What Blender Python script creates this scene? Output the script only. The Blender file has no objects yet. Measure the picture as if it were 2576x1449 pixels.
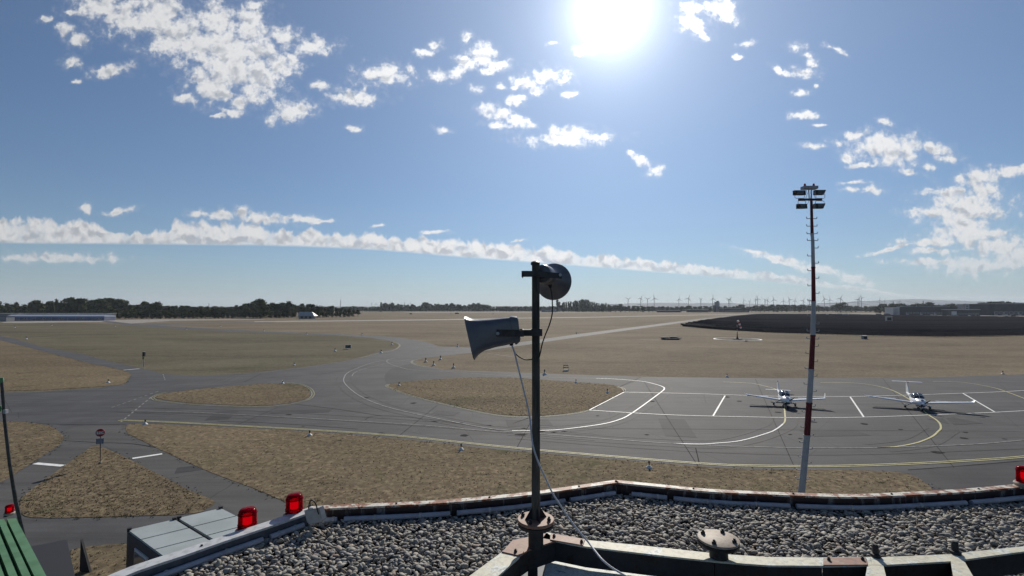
import bpy, math, random
import numpy as np
from mathutils import Vector, Matrix
from mathutils.geometry import tessellate_polygon

random.seed(7); rng = np.random.default_rng(7)
SC = bpy.context.scene
COL = SC.collection
R = math.radians
SKY_DUST = 0.15
SKY_TINT = (.70, .97, 1.25, 1)
SKY_STRENGTH = 0.047
EXPOSURE = 0.0
HAZE = 5.5e-5
LAMP = 1.5
CL_HI = (19.5, 19.6, 19.8, 1)      # sky radiances, before the sky strength
CL_LO = (11.8, 12.4, 13.5, 1)
GLOW2 = (8.0, 9.3, 11.0, 1)

# ------------------------------------------------------------------ camera
F, CX, CY, HOR, EYE = 1215.0, 1288.0, 724.5, 775.0, 13.0      # photo measured on a 2576 x 1449 grid
PITCH = math.atan((HOR - CY) / F)
cam = bpy.data.cameras.new('camera'); cam.sensor_width = 36; cam.lens = F / 2576 * 36
cam.clip_start = 0.05; cam.clip_end = 60000
cam_o = bpy.data.objects.new('camera', cam); COL.objects.link(cam_o)
cam_o.location = (0, 0, EYE); cam_o.rotation_euler = (R(90) + PITCH, 0, 0)
SC.camera = cam_o
FW = Vector((0, math.cos(PITCH), math.sin(PITCH))); UP = Vector((0, -math.sin(PITCH), math.cos(PITCH))); RT = Vector((1, 0, 0))

def ray(px, py): return FW + RT * ((px - CX) / F) + UP * ((CY - py) / F)
def G(px, py, z=0.0):                      # where the sight line meets a level plane
    d = ray(px, py); k = (z - EYE) / d.z
    return Vector((d.x * k, d.y * k, z))
def AT(px, py, y):                         # the point at forward distance y
    d = ray(px, py); k = y / d.y
    return Vector((d.x * k, y, EYE + d.z * k))

SUN = ray(1540, 25).normalized()
ELEV = math.asin(SUN.z); AZ = math.atan2(SUN.x, SUN.y)

# ------------------------------------------------------------------ sun and sky
sl = bpy.data.lights.new('sun', 'SUN'); sl.energy = 4.9; sl.angle = R(0.55); sl.color = (1.0, 0.93, 0.82)
so = bpy.data.objects.new('sun', sl); COL.objects.link(so); so.location = (0, 0, 60)
so.rotation_euler = SUN.to_track_quat('Z', 'Y').to_euler()

W = bpy.data.worlds.new('World'); SC.world = W; W.use_nodes = True
NT = W.node_tree; NT.nodes.clear()
class NB:
    """small node builder"""
    def __init__(s, nt): s.nt = nt
    def n(s, t, **k):
        o = s.nt.nodes.new(t)
        for a, b in k.items(): setattr(o, a, b)
        return o
    def put(s, sock, v):
        if hasattr(v, 'is_output') or isinstance(v, bpy.types.NodeSocket): s.nt.links.new(v, sock)
        elif v is not None: sock.default_value = v
    def m(s, op, a, b=None, c=None, clamp=False):
        o = s.n('ShaderNodeMath', operation=op, use_clamp=clamp)
        for i, v in enumerate((a, b, c)):
            if v is not None: s.put(o.inputs[i], v)
        return o.outputs[0]
    def v(s, op, a, b=None, c=None):
        o = s.n('ShaderNodeVectorMath', operation=op)
        for i, x in enumerate((a, b, c)):
            if x is not None: s.put(o.inputs[i], x)
        return o.outputs['Value'] if op in ('DOT_PRODUCT', 'LENGTH', 'DISTANCE') else o.outputs[0]
    def mix(s, f, a, b, mode='MIX'):
        o = s.n('ShaderNodeMix', data_type='RGBA', blend_type=mode)
        s.put(o.inputs[0], f); s.put(o.inputs[6], a); s.put(o.inputs[7], b)
        return o.outputs[2]
    def noise(s, vec, scale, detail=4, rough=.55, dist=0, dim='3D'):
        o = s.n('ShaderNodeTexNoise', noise_dimensions=dim)
        if vec is not None: s.put(o.inputs['Vector'], vec)
        o.inputs['Scale'].default_value = scale; o.inputs['Detail'].default_value = detail
        o.inputs['Roughness'].default_value = rough; o.inputs['Distortion'].default_value = dist
        return o.outputs[0]
    def smooth(s, x, a, b, lo=0.0, hi=1.0):
        o = s.n('ShaderNodeMapRange', interpolation_type='SMOOTHSTEP')
        s.put(o.inputs[0], x); o.inputs[1].default_value = a; o.inputs[2].default_value = b
        o.inputs[3].default_value = lo; o.inputs[4].default_value = hi
        return o.outputs[0]
    def lin(s, x, a, b, lo=0.0, hi=1.0):
        o = s.n('ShaderNodeMapRange'); s.put(o.inputs[0], x)
        o.inputs[1].default_value = a; o.inputs[2].default_value = b; o.inputs[3].default_value = lo; o.inputs[4].default_value = hi
        return o.outputs[0]
    def comb(s, x, y, z=0.0):
        o = s.n('ShaderNodeCombineXYZ'); s.put(o.inputs[0], x); s.put(o.inputs[1], y); s.put(o.inputs[2], z); return o.outputs[0]

b = NB(NT)
DIR = b.v('NORMALIZE', b.n('ShaderNodeTexCoord').outputs['Generated'])
sky = b.n('ShaderNodeTexSky', sky_type='NISHITA', sun_disc=False, sun_elevation=ELEV, sun_rotation=AZ,
          altitude=260, air_density=1.0, dust_density=SKY_DUST, ozone_density=1.6)
theta = b.m('ARCCOSINE', b.m('MINIMUM', b.v('DOT_PRODUCT', DIR, tuple(SUN)), 0.99999))      # angle from the sun
df = b.m('MAXIMUM', b.v('DOT_PRODUCT', DIR, tuple(FW)), 0.05)
cu = b.m('MULTIPLY_ADD', b.m('DIVIDE', b.v('DOT_PRODUCT', DIR, tuple(RT)), df), 12.15, 12.88)
cv = b.m('MULTIPLY_ADD', b.m('DIVIDE', b.v('DOT_PRODUCT', DIR, tuple(UP)), df), -12.15, 7.245)
P = b.comb(cu, cv)
# clouds: centre x, y, half width, half height (hundredths of the grid), turn in degrees
BL = '''250 12 62 34 0;311 45 72 40 10;400 36 74 50 0;445 92 95 58 25;540 50 66 46 0;622 65 46 60 0;505 118 66 44 20;578 122 88 54 0
648 133 48 34 0;711 90 32 24 0;780 116 54 19 0;533 212 62 44 0;580 170 84 44 0;648 197 62 50 0;698 169 42 38 0;562 240 58 16 0;597 256 20 22 0
471 245 26 12 -15;730 153 15 20 0;593 284 27 9 0;551 291 17 5 0;722 285 46 20 -15;740 272 40 22 0;165 76 20 20 0;195 100 24 17 35;181 156 22 16 0
178 31 12 6 0;113 47 16 8 0;285 178 50 13 -8;191 205 12 5 0;796 215 24 10 10;885 245 58 17 0;640 15 17 11 0;213 520 14 11 30;300 532 34 7 -10
965 190 62 24 0;1030 170 11 9 0;1103 191 22 13 0;1068 133 18 8 0;1094 115 18 11 0;1172 97 18 12 0;1214 138 30 27 0;1254 160 28 13 0;1172 156 26 16 0
1150 182 22 14 -30;1236 177 24 8 0;1383 190 44 22 0;1321 211 29 16 15;1343 228 16 10 0;1303 245 20 7 0;1290 260 22 12 0;1256 284 40 18 10;1300 302 38 13 15
1252 312 27 9 0;1432 238 18 8 0;1468 127 24 11 0;1388 109 12 5 0;1414 349 102 15 0;1432 333 54 14 0;1494 344 38 9 0;1116 328 20 6 10;892 321 14 8 0
1256 220 11 8 0;1196 222 15 11 0;1588 387 14 6 0;1614 404 25 9 25;1650 431 20 13 -20;1731 20 28 18 0;1811 24 44 28 20;1742 62 34 20 35;1770 90 18 9 20
1877 111 20 6 -10;1855 144 11 6 0;2002 120 20 12 0;2033 140 18 7 0;2100 124 25 7 25;2046 162 20 10 15;2024 182 28 14 0;1966 178 27 8 30;2053 218 7 5 0
2018 233 20 9 0;2024 291 36 9 0;2060 315 18 4 0;2162 336 34 12 -15;2224 304 20 9 30;2228 369 78 33 0;2252 392 54 27 0;2340 374 44 15 10;2384 398 34 9 0
2335 422 14 9 0;2126 396 17 12 -20;2170 416 34 6 0;2286 431 28 7 10;2046 367 32 8 0;2104 358 24 8 15;2188 478 26 12 0;2142 479 20 7 0;2150 460 34 5 0
2473 444 38 24 0;2545 431 40 13 -15;2415 449 18 12 0;2384 484 62 13 0;2468 475 44 34 0;2428 505 84 28 0;2340 535 62 13 -4;2428 536 96 34 0;2428 566 66 24 0
2450 593 110 20 0;2362 610 90 11 0;2251 624 75 5 -9;2510 622 100 28 0;2550 650 80 34 0;2340 631 62 7 0;1905 634 46 7 8;1963 652 80 11 8;2070 680 84 12 10
2145 702 60 13 12;2338 658 90 8 -2;2463 668 100 24 0;505 536 30 9 0;560 543 32 12 0;607 535 22 14 0;660 552 80 13 3;745 550 48 9 0;800 553 30 5 -5
950 569 17 4 -10;1095 583 34 4 -4;1303 606 18 4 -8;130 650 150 11 0;1960 702 20 5 10'''
wn = b.n('ShaderNodeTexNoise', noise_dimensions='3D'); b.put(wn.inputs['Vector'], P)
wn.inputs['Scale'].default_value = 3.0; wn.inputs['Detail'].default_value = 4
PW = b.v('ADD', P, b.v('SCALE', b.v('SUBTRACT', wn.outputs['Color'], (.5, .5, .5))))
PW.node.inputs[1].links[0].from_node.inputs['Scale'].default_value = 0.24
acc = None; turned = {}
for row in BL.replace('\n', ';').split(';'):
    x, y, w, h, a = (float(t) for t in row.split())
    a = round(a / 12) * 12; x /= 100; y /= 100; w /= 82; h /= 82
    if a not in turned:
        ca, sa = math.cos(R(a)), math.sin(R(a))
        turned[a] = PW if a == 0 else b.comb(b.v('DOT_PRODUCT', PW, (ca, sa, 0)), b.v('DOT_PRODUCT', PW, (-sa, ca, 0)))
    ca, sa = math.cos(R(a)), math.sin(R(a)); x, y = x * ca + y * sa, -x * sa + y * ca
    ln = b.v('LENGTH', b.v('MULTIPLY_ADD', turned[a], (1 / w, 1 / h, 0), (-x / w, -y / h, 0)))
    if acc is None: acc = ln
    else:
        acc = b.m('SMOOTH_MIN', acc, ln, 0.22)
# the long roll of cloud over the horizon: lower rim and thickness as curves of the bearing
def curve(fac, pts, lo, hi):
    c = b.n('ShaderNodeFloatCurve'); cc = c.mapping.curves[0]
    x0, x1 = pts[0][0], pts[-1][0]
    P2 = [((p[0] - x0) / (x1 - x0), (p[1] - lo) / (hi - lo)) for p in pts]
    cc.points[0].location = P2[0]; cc.points[1].location = P2[-1]
    for p in P2[1:-1]: cc.points.new(*p)
    c.mapping.update(); b.put(c.inputs[1], b.lin(fac, x0 / 100, x1 / 100))
    return b.m('MULTIPLY_ADD', c.outputs[0], (hi - lo) / 100, lo / 100)
low = curve(cu, [(-900, 600), (0, 612), (400, 615), (800, 622), (1200, 650), (1600, 681), (2000, 716), (2300, 752)], 580, 780)
thk = curve(cu, [(-900, 40), (0, 62), (240, 52), (300, 30), (400, 34), (480, 58), (800, 40), (1200, 42), (1600, 32), (2000, 20), (2300, 6)], 0, 100)
bn = b.noise(b.v('MULTIPLY', PW, (1, .5, 1)), 3.3, 5, .55)
hgt = b.m('MULTIPLY', thk, b.lin(bn, .3, .7, .65, 1.3))
up_ = b.m('DIVIDE', b.m('SUBTRACT', low, cv), hgt)                     # 0 at the rim, 1 at the top
band = b.m('MULTIPLY', b.smooth(b.m('SUBTRACT', low, cv), -.03, .06), b.m('MULTIPLY', b.smooth(up_, 1.12, .78), b.lin(bn, .35, .55, .72, 1.0)))
ns = b.noise(PW, 2.6, 6, .55); nb_ = b.noise(P, 11, 5, .6)
vor = b.n('ShaderNodeTexVoronoi', feature='F1'); b.put(vor.inputs['Vector'], PW); vor.inputs['Scale'].default_value = 4.2
puff = b.m('SUBTRACT', .62, vor.outputs['Distance'])
fb = b.m('ADD', b.m('MULTIPLY', b.m('SUBTRACT', ns, .5), 1.9), b.m('MULTIPLY', b.m('SUBTRACT', nb_, .5), 1.0))
fb = b.m('ADD', fb, b.m('MULTIPLY', puff, .75))
core = b.m('ADD', b.m('SUBTRACT', 1.0, acc), fb)
dens = b.m('ADD', b.smooth(core, .02, .78, 0, .82), b.m('MULTIPLY', b.smooth(core, -.55, .5, 0, .30), b.lin(nb_, .3, .7, .3, .62)))
front = b.smooth(b.v('DOT_PRODUCT', DIR, tuple(FW)), .42, .52)
# the same kind of broken cloud everywhere else in the sky
sp = b.n('ShaderNodeSeparateXYZ'); b.put(sp.inputs[0], DIR)
zz = b.m('ADD', b.m('MAXIMUM', sp.outputs[2], 0.0), .12)
PO = b.comb(b.m('DIVIDE', sp.outputs[0], zz), b.m('DIVIDE', sp.outputs[1], zz))
on = b.m('ADD', b.m('MULTIPLY', b.noise(PO, 1.1, 3, .5), .75), b.m('MULTIPLY', b.noise(PO, 4.0, 6, .6), .3))
od = b.m('MULTIPLY', b.smooth(on, .62, .74), b.smooth(sp.outputs[2], .0, .06))
dens = b.m('MAXIMUM', dens, band)
dens = b.m('ADD', b.m('MULTIPLY', dens, front), b.m('MULTIPLY', od, b.m('SUBTRACT', 1.0, front)))
# shade: the thick middle is greyer, the rims and the side to the sun are bright
thick = b.m('ADD', b.smooth(core, .45, 1.5), b.m('MULTIPLY', band, b.smooth(up_, .95, .1)))
lit = b.m('SUBTRACT', b.noise(b.v('ADD', PW, (.03, -.14, 0)), 2.6, 4, .5), b.noise(PW, 2.6, 4, .5))     # relief lit from above
shade = b.m('ADD', b.m('ADD', .28, b.m('MULTIPLY', lit, 1.9)), b.m('MULTIPLY', thick, .22))
glow1 = b.m('EXPONENT', b.m('MULTIPLY', theta, -1 / R(6.0)))
glow2 = b.m('EXPONENT', b.m('MULTIPLY', theta, -1 / R(23.0)))
glow3 = b.m('EXPONENT', b.m('MULTIPLY', b.m('POWER', b.m('DIVIDE', theta, R(3.4)), 1.45), -1.0))
cl = b.mix(b.smooth(shade, .28, .72), CL_HI, CL_LO)
cl = b.mix(1.0, cl, b.comb(*(3 * [b.m('MULTIPLY_ADD', glow2, 1.15, .62)])), 'MULTIPLY')
grade = b.mix(1.0, sky.outputs[0], SKY_TINT, 'MULTIPLY')
g = b.mix(1.0, b.mix(1.0, b.comb(*(3 * [glow1])), (7.5, 7.4, 8.2, 1), 'MULTIPLY'), b.mix(1.0, b.comb(*(3 * [glow2])), GLOW2, 'MULTIPLY'), 'ADD')
g = b.mix(1.0, g, b.mix(1.0, b.comb(*(3 * [glow3])), (26, 26, 26, 1), 'MULTIPLY'), 'ADD')
pale = b.m('MULTIPLY', b.m('EXPONENT', b.m('MULTIPLY', b.m('MAXIMUM', sp.outputs[2], 0.0), -1 / .085)), .55)      # thick low air
grade = b.mix(pale, grade, (7.6, 8.6, 9.2, 1))
clear = b.mix(1.0, grade, g, 'ADD')
g0 = b.mix(1.0, b.mix(1.0, b.comb(*(3 * [glow1])), (7.0, 7.0, 7.6, 1), 'MULTIPLY'), b.mix(1.0, b.comb(*(3 * [glow3])), (26, 26, 26, 1), 'MULTIPLY'), 'ADD')
cloudc = b.mix(1.0, cl, g0, 'ADD')
fade = b.lin(sp.outputs[2], .0, .10, .35, 1.0)
full = b.mix(b.m('MULTIPLY', dens, fade), clear, cloudc)
bg = b.n('ShaderNodeBackground'); b.put(bg.inputs[0], full); bg.inputs[1].default_value = SKY_STRENGTH
out = b.n('ShaderNodeOutputWorld'); NT.links.new(bg.outputs[0], out.inputs[0])
W.cycles.sampling_method = 'MANUAL'; W.cycles.sample_map_resolution = 512

SC.view_settings.view_transform = 'Standard'; SC.view_settings.look = 'None'
SC.view_settings.exposure = EXPOSURE; SC.view_settings.gamma = 1
SC.render.engine = 'CYCLES'
SC.cycles.use_denoising = True
SC.cycles.max_bounces = 6; SC.cycles.diffuse_bounces = 2; SC.cycles.glossy_bounces = 2; SC.cycles.transmission_bounces = 5
SC.cycles.transparent_max_bounces = 6; SC.cycles.volume_bounces = 0
SC.cycles.sample_clamp_indirect = 6

# ------------------------------------------------------------------ materials
def mat(name, col=(.5, .5, .5), rough=.8, metal=0.0, n1=None, n2=None, bump=0.0, bscale=20, coord='Object', spec=.3, extra=None):
    """principled material; n1/n2 = (scale, second colour, low, high, detail, stretch) noise layers"""
    m = bpy.data.materials.new(name); m.use_nodes = True; nt = m.node_tree; nt.nodes.clear(); q = NB(nt)
    p = q.n('ShaderNodeBsdfPrincipled'); o = q.n('ShaderNodeOutputMaterial'); nt.links.new(p.outputs[0], o.inputs[0])
    tc = q.n('ShaderNodeTexCoord').outputs[coord] if coord != 'World' else q.n('ShaderNodeNewGeometry').outputs['Position']
    c = (*col, 1)
    for L in (n1, n2):
        if L is None: continue
        sc, c2, lo, hi, det, st = list(L) + [4, None][len(L) - 4:]
        vec = tc
        if st: vec = q.v('MULTIPLY', tc, st)
        f = q.smooth(q.noise(vec, sc, det if det else 4, .6), lo, hi)
        c = q.mix(f, c, (*c2, 1))
    if extra: c = extra(q, tc, c)
    q.put(p.inputs['Base Color'], c)
    p.inputs['Roughness'].default_value = rough; p.inputs['Metallic'].default_value = metal
    p.inputs['Specular IOR Level'].default_value = spec
    if bump:
        bm = q.n('ShaderNodeBump'); bm.inputs['Strength'].default_value = min(1, bump * 1.0); bm.inputs['Distance'].default_value = bump
        q.put(bm.inputs['Height'], q.noise(tc, bscale, 5, .6)); nt.links.new(bm.outputs[0], p.inputs['Normal'])
    return m

def ground_mat(name, a, c, d, green, gmix):
    """dry grass: straw, brown and dull green patches at several sizes, rough relief"""
    m = bpy.data.materials.new(name); m.use_nodes = True; nt = m.node_tree; nt.nodes.clear(); q = NB(nt)
    p = q.n('ShaderNodeBsdfPrincipled'); o = q.n('ShaderNodeOutputMaterial'); nt.links.new(p.outputs[0], o.inputs[0])
    tc = q.n('ShaderNodeNewGeometry').outputs['Position']
    n1 = q.noise(tc, .03, 6, .6, .4); n2 = q.noise(tc, .35, 7, .68, .3); n3 = q.noise(tc, 2.0, 6, .72); n4 = q.noise(tc, 11, 4, .75); n0 = q.noise(q.v('MULTIPLY', tc, (.35, 1, 1)), .035, 8, .72, .6)
    col = q.mix(q.smooth(n2, .38, .62), (*a, 1), (*c, 1))
    col = q.mix(q.smooth(n3, .42, .66), col, (*d, 1))
    gm = q.m('MULTIPLY', q.smooth(q.m('ADD', q.m('MULTIPLY', n1, .6), q.m('MULTIPLY', n2, .45)), .62 - gmix * .2, .75 - gmix * .2), .8)
    col = q.mix(gm, col, (*green, 1))
    lum = q.m('ADD', q.m('ADD', q.lin(n3, .3, .7, .38, .60), q.lin(n0, .32, .68, -.22, .26)), q.m('ADD', q.lin(n4, .3, .7, -.02, .30), q.lin(n2, .32, .68, -.10, .36)))
    col = q.mix(1.0, col, q.comb(lum, lum, lum), 'MULTIPLY')
    q.put(p.inputs['Base Color'], col); p.inputs['Roughness'].default_value = .95; p.inputs['Specular IOR Level'].default_value = .05
    bm = q.n('ShaderNodeBump'); bm.inputs['Strength'].default_value = .35; bm.inputs['Distance'].default_value = .05
    q.put(bm.inputs['Height'], q.m('ADD', n3, q.m('MULTIPLY', n4, .4))); nt.links.new(bm.outputs[0], p.inputs['Normal'])
    return m

def asphalt_mat(name, a, b_, seams=True):
    m = bpy.data.materials.new(name); m.use_nodes = True; nt = m.node_tree; nt.nodes.clear(); q = NB(nt)
    p = q.n('ShaderNodeBsdfPrincipled'); o = q.n('ShaderNodeOutputMaterial'); nt.links.new(p.outputs[0], o.inputs[0])
    tc = q.n('ShaderNodeNewGeometry').outputs['Position']
    st = q.noise(q.v('MULTIPLY', tc, (.035, .7, 1)), 1.0, 7, .7, .6)        # long streaks left by the paver
    n2 = q.noise(tc, .18, 6, .6, .3); n3 = q.noise(tc, 14, 4, .75)
    col = q.mix(q.smooth(n2, .35, .65), (*a, 1), (*b_, 1))
    lum = q.m('ADD', q.lin(st, .3, .7, .42, .92), q.m('ADD', q.lin(n3, .3, .7, .0, .3), q.lin(n2, .3, .7, -.02, .12)))
    col = q.mix(1.0, col, q.comb(lum, lum, lum), 'MULTIPLY')
    if seams:
        cr = q.n('ShaderNodeTexVoronoi', feature='DISTANCE_TO_EDGE'); q.put(cr.inputs['Vector'], q.v('ADD', tc, q.v('SCALE', q.n('ShaderNodeTexNoise').outputs['Color'])))
        cr.inputs['Scale'].default_value = .07
        col = q.mix(q.m('MULTIPLY', q.smooth(cr.outputs['Distance'], .004, .0015), .45), col, (.018, .018, .02, 1))
    q.put(p.inputs['Base Color'], col); p.inputs['Roughness'].default_value = .82; p.inputs['Specular IOR Level'].default_value = .2
    bm = q.n('ShaderNodeBump'); bm.inputs['Strength'].default_value = .35; bm.inputs['Distance'].default_value = .02
    q.put(bm.inputs['Height'], n3); nt.links.new(bm.outputs[0], p.inputs['Normal'])
    return m

M = {}
M['field'] = ground_mat('dry_grass', (.204, .166, .118), (.162, .129, .089), (.25, .208, .147), (.123, .121, .073), .08)
M['green'] = ground_mat('olive_grass', (.145, .128, .088), (.108, .102, .066), (.19, .162, .115), (.078, .082, .048), .3)
M['island'] = ground_mat('straw_grass', (.195, .155, .103), (.130, .098, .064), (.26, .21, .135), (.072, .078, .040), .45)
M['asphalt'] = asphalt_mat('asphalt', (.086, .086, .090), (.062, .062, .066))
M['asphalt2'] = asphalt_mat('dark_asphalt', (.040, .040, .045), (.050, .050, .054))
M['asphalt3'] = asphalt_mat('pale_asphalt', (.095, .093, .092), (.078, .077, .077))
M['concrete'] = mat('pale_concrete', (.27, .25, .22), .9, n1=(.4, (.21, .19, .165), .4, .6), coord='World')
M['white'] = mat('white_paint', (.74, .74, .72), .6, n1=(3, (.42, .42, .41), .5, .75, 6), coord='World')
M['worn'] = mat('worn_white_paint', (.27, .27, .26), .75, n1=(2, (.11, .11, .11), .42, .7, 6), coord='World')
M['yellow'] = mat('yellow_paint', (.50, .46, .22), .65, n1=(3, (.27, .26, .14), .45, .75, 6), coord='World')
M['yellow2'] = mat('worn_yellow_paint', (.27, .26, .15), .7, n1=(2, (.12, .12, .09), .42, .7, 6), coord='World')
M['seam'] = mat('tar_seam', (.022, .022, .024), .95, spec=.02)
M['trunk'] = mat('bark', (.05, .04, .03), .95)
def leaf(name, c):
    m = bpy.data.materials.new(name); m.use_nodes = True; nt = m.node_tree; q = NB(nt); p = nt.nodes['Principled BSDF']
    g = q.n('ShaderNodeNewGeometry'); oi = q.n('ShaderNodeObjectInfo')
    k = q.m('ADD', q.m('MULTIPLY', g.outputs['Random Per Island'], .9), q.m('MULTIPLY', oi.outputs['Random'], .55))
    q.put(p.inputs['Base Color'], q.mix(k, (*[x * .5 for x in c], 1), (*[x * 1.35 for x in c], 1)))
    p.inputs['Roughness'].default_value = .9; p.inputs['Specular IOR Level'].default_value = .08
    return m
M['leaf'] = leaf('foliage', (.045, .058, .022)); M['leaf2'] = leaf('foliage_far', (.05, .066, .03))
M['tuft'] = leaf('grass_blades', (.155, .125, .075))
M['steel'] = mat('dark_grey_steel', (.06, .06, .062), .45, .3, n1=(14, (.035, .032, .03), .4, .7), bump=.002, bscale=60)
M['steelw'] = mat('weathered_post_paint', (.085, .08, .068), .6, 0, n1=(22, (.04, .034, .028), .4, .62, 6, (1, 1, .15)), bump=.002, bscale=60)
M['horn'] = mat('grey_lacquer', (.11, .11, .125), .28, 0, n1=(9, (.13, .13, .14), .4, .7), spec=.55)
M['black'] = mat('black_rubber', (.012, .012, .013), .5)
M['cable'] = mat('white_cable', (.55, .55, .58), .5)
M['grey'] = mat('grey_plastic', (.42, .42, .41), .55, n1=(12, (.33, .33, .32), .4, .7))
M['pipe'] = mat('grey_conduit', (.34, .36, .41), .45, n1=(10, (.26, .27, .31), .4, .7, 4, (1, 1, 1)))
M['mwhite'] = mat('mast_white', (.40, .41, .42), .5, n1=(3, (.33, .33, .34), .45, .7))
M['mred'] = mat('mast_red', (.12, .010, .016), .5, n1=(3, (.09, .01, .014), .45, .7))
M['rung'] = mat('galvanised_steel', (.35, .36, .37), .45, .6)
M['glass'] = mat('dark_glass', (.02, .025, .03), .08, spec=.7)
M['plane'] = mat('white_gelcoat', (.80, .81, .82), .22, spec=.6)
M['planeblue'] = mat('blue_stripe', (.05, .05, .13), .3, spec=.5)
M['tyre'] = mat('tyre', (.012, .012, .012), .8)
M['roofmet'] = mat('pale_roof_sheet', (.33, .37, .375), .5, .0, n1=(.5, (.28, .31, .31), .4, .65, 5), spec=.35, coord='World')
M['cont'] = mat('container_side', (.07, .065, .07), .7, n1=(2, (.05, .04, .035), .5, .7))
M['window'] = mat('window_pane', (.10, .12, .14), .12, spec=.8)
M['frame'] = mat('window_frame_white', (.62, .62, .6), .5)
M['green_metal'] = mat('green_sheet', (.10, .21, .11), .55, n1=(5, (.07, .16, .08), .4, .7), spec=.3)
M['dark'] = mat('dark_panel', (.025, .025, .027), .6)
M['solar'] = mat('solar_cells', (.014, .014, .019), .9, n1=(.25, (.02, .02, .025), .4, .6), spec=.0, coord='World', extra=lambda q, tc, c: q.mix(q.n('ShaderNodeObjectInfo').outputs['Random'], c, (.050, .048, .052, 1)))
M['alu'] = mat('aluminium', (.4, .4, .4), .5, .5)
M['red'] = mat('sign_red', (.30, .015, .02), .5)
M['signw'] = mat('sign_white', (.62, .62, .62), .5)
M['signb'] = mat('blue_grey_plate', (.16, .19, .25), .5, n1=(14, (.10, .12, .18), .4, .6))
M['sock'] = mat('sock_red', (.45, .03, .04), .8); M['sockw'] = mat('sock_white', (.75, .74, .72), .8)
M['hangar'] = mat('blue_grey_cladding', (.20, .22, .31), .6, n1=(.2, (.15, .17, .25), .4, .6), coord='World')
M['hroof'] = mat('pale_blue_roof', (.42, .46, .56), .4)
M['bwall'] = mat('dark_cladding', (.05, .055, .07), .7, n1=(.1, (.035, .04, .05), .4, .6), coord='World')
M['bgrey'] = mat('grey_render', (.25, .26, .28), .7)
M['bwhite'] = mat('white_render', (.6, .6, .58), .6)
M['broof'] = mat('light_roof_edge', (.62, .63, .64), .4)
M['hill'] = mat('wooded_hill', (.03, .045, .045), .95, n1=(.0012, (.05, .06, .045), .42, .58, 6), coord='World')
M['turb'] = mat('turbine_white', (.15, .165, .19), .6)
M['wood'] = M['leaf2']
M['body'] = mat('tower_render', (.45, .45, .43), .8, n1=(.6, (.35, .35, .33), .4, .65))
M['bed'] = mat('roof_felt', (.02, .02, .02), .95)
def stripes(q, tc, c): return c
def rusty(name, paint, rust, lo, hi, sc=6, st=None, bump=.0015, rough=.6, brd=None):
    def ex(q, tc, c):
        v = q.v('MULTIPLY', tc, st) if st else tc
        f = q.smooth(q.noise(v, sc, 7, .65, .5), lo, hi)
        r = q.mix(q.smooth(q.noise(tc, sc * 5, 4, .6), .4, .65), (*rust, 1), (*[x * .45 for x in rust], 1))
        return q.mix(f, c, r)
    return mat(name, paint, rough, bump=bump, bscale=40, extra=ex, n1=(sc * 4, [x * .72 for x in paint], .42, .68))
M['cap'] = rusty('rusty_cap_paint', (.58, .56, .49), (.26, .10, .055), .47, .55, 6)
M['capw'] = rusty('pale_cap_paint', (.46, .48, .50), (.3, .18, .1), .66, .74, 4)
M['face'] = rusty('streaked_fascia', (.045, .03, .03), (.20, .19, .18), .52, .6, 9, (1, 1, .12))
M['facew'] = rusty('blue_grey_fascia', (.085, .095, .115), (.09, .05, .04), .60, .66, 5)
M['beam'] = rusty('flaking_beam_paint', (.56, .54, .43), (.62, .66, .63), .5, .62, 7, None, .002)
M['shaded_steel'] = rusty('shaded_beam_steel', (.028, .028, .03), (.03, .022, .018), .5, .6, 6)  # near black: shade on the frame's sides and undersides put into the colour
M['plate'] = rusty('rusty_plate', (.28, .155, .115), (.36, .29, .22), .55, .66, 7)
M['disc'] = rusty('brown_disc', (.34, .28, .225), (.30, .15, .10), .6, .7, 9)
M['hatch'] = rusty('flaking_white_hatch', (.66, .69, .66), (.34, .37, .36), .56, .64, 16, None, .006)

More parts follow.
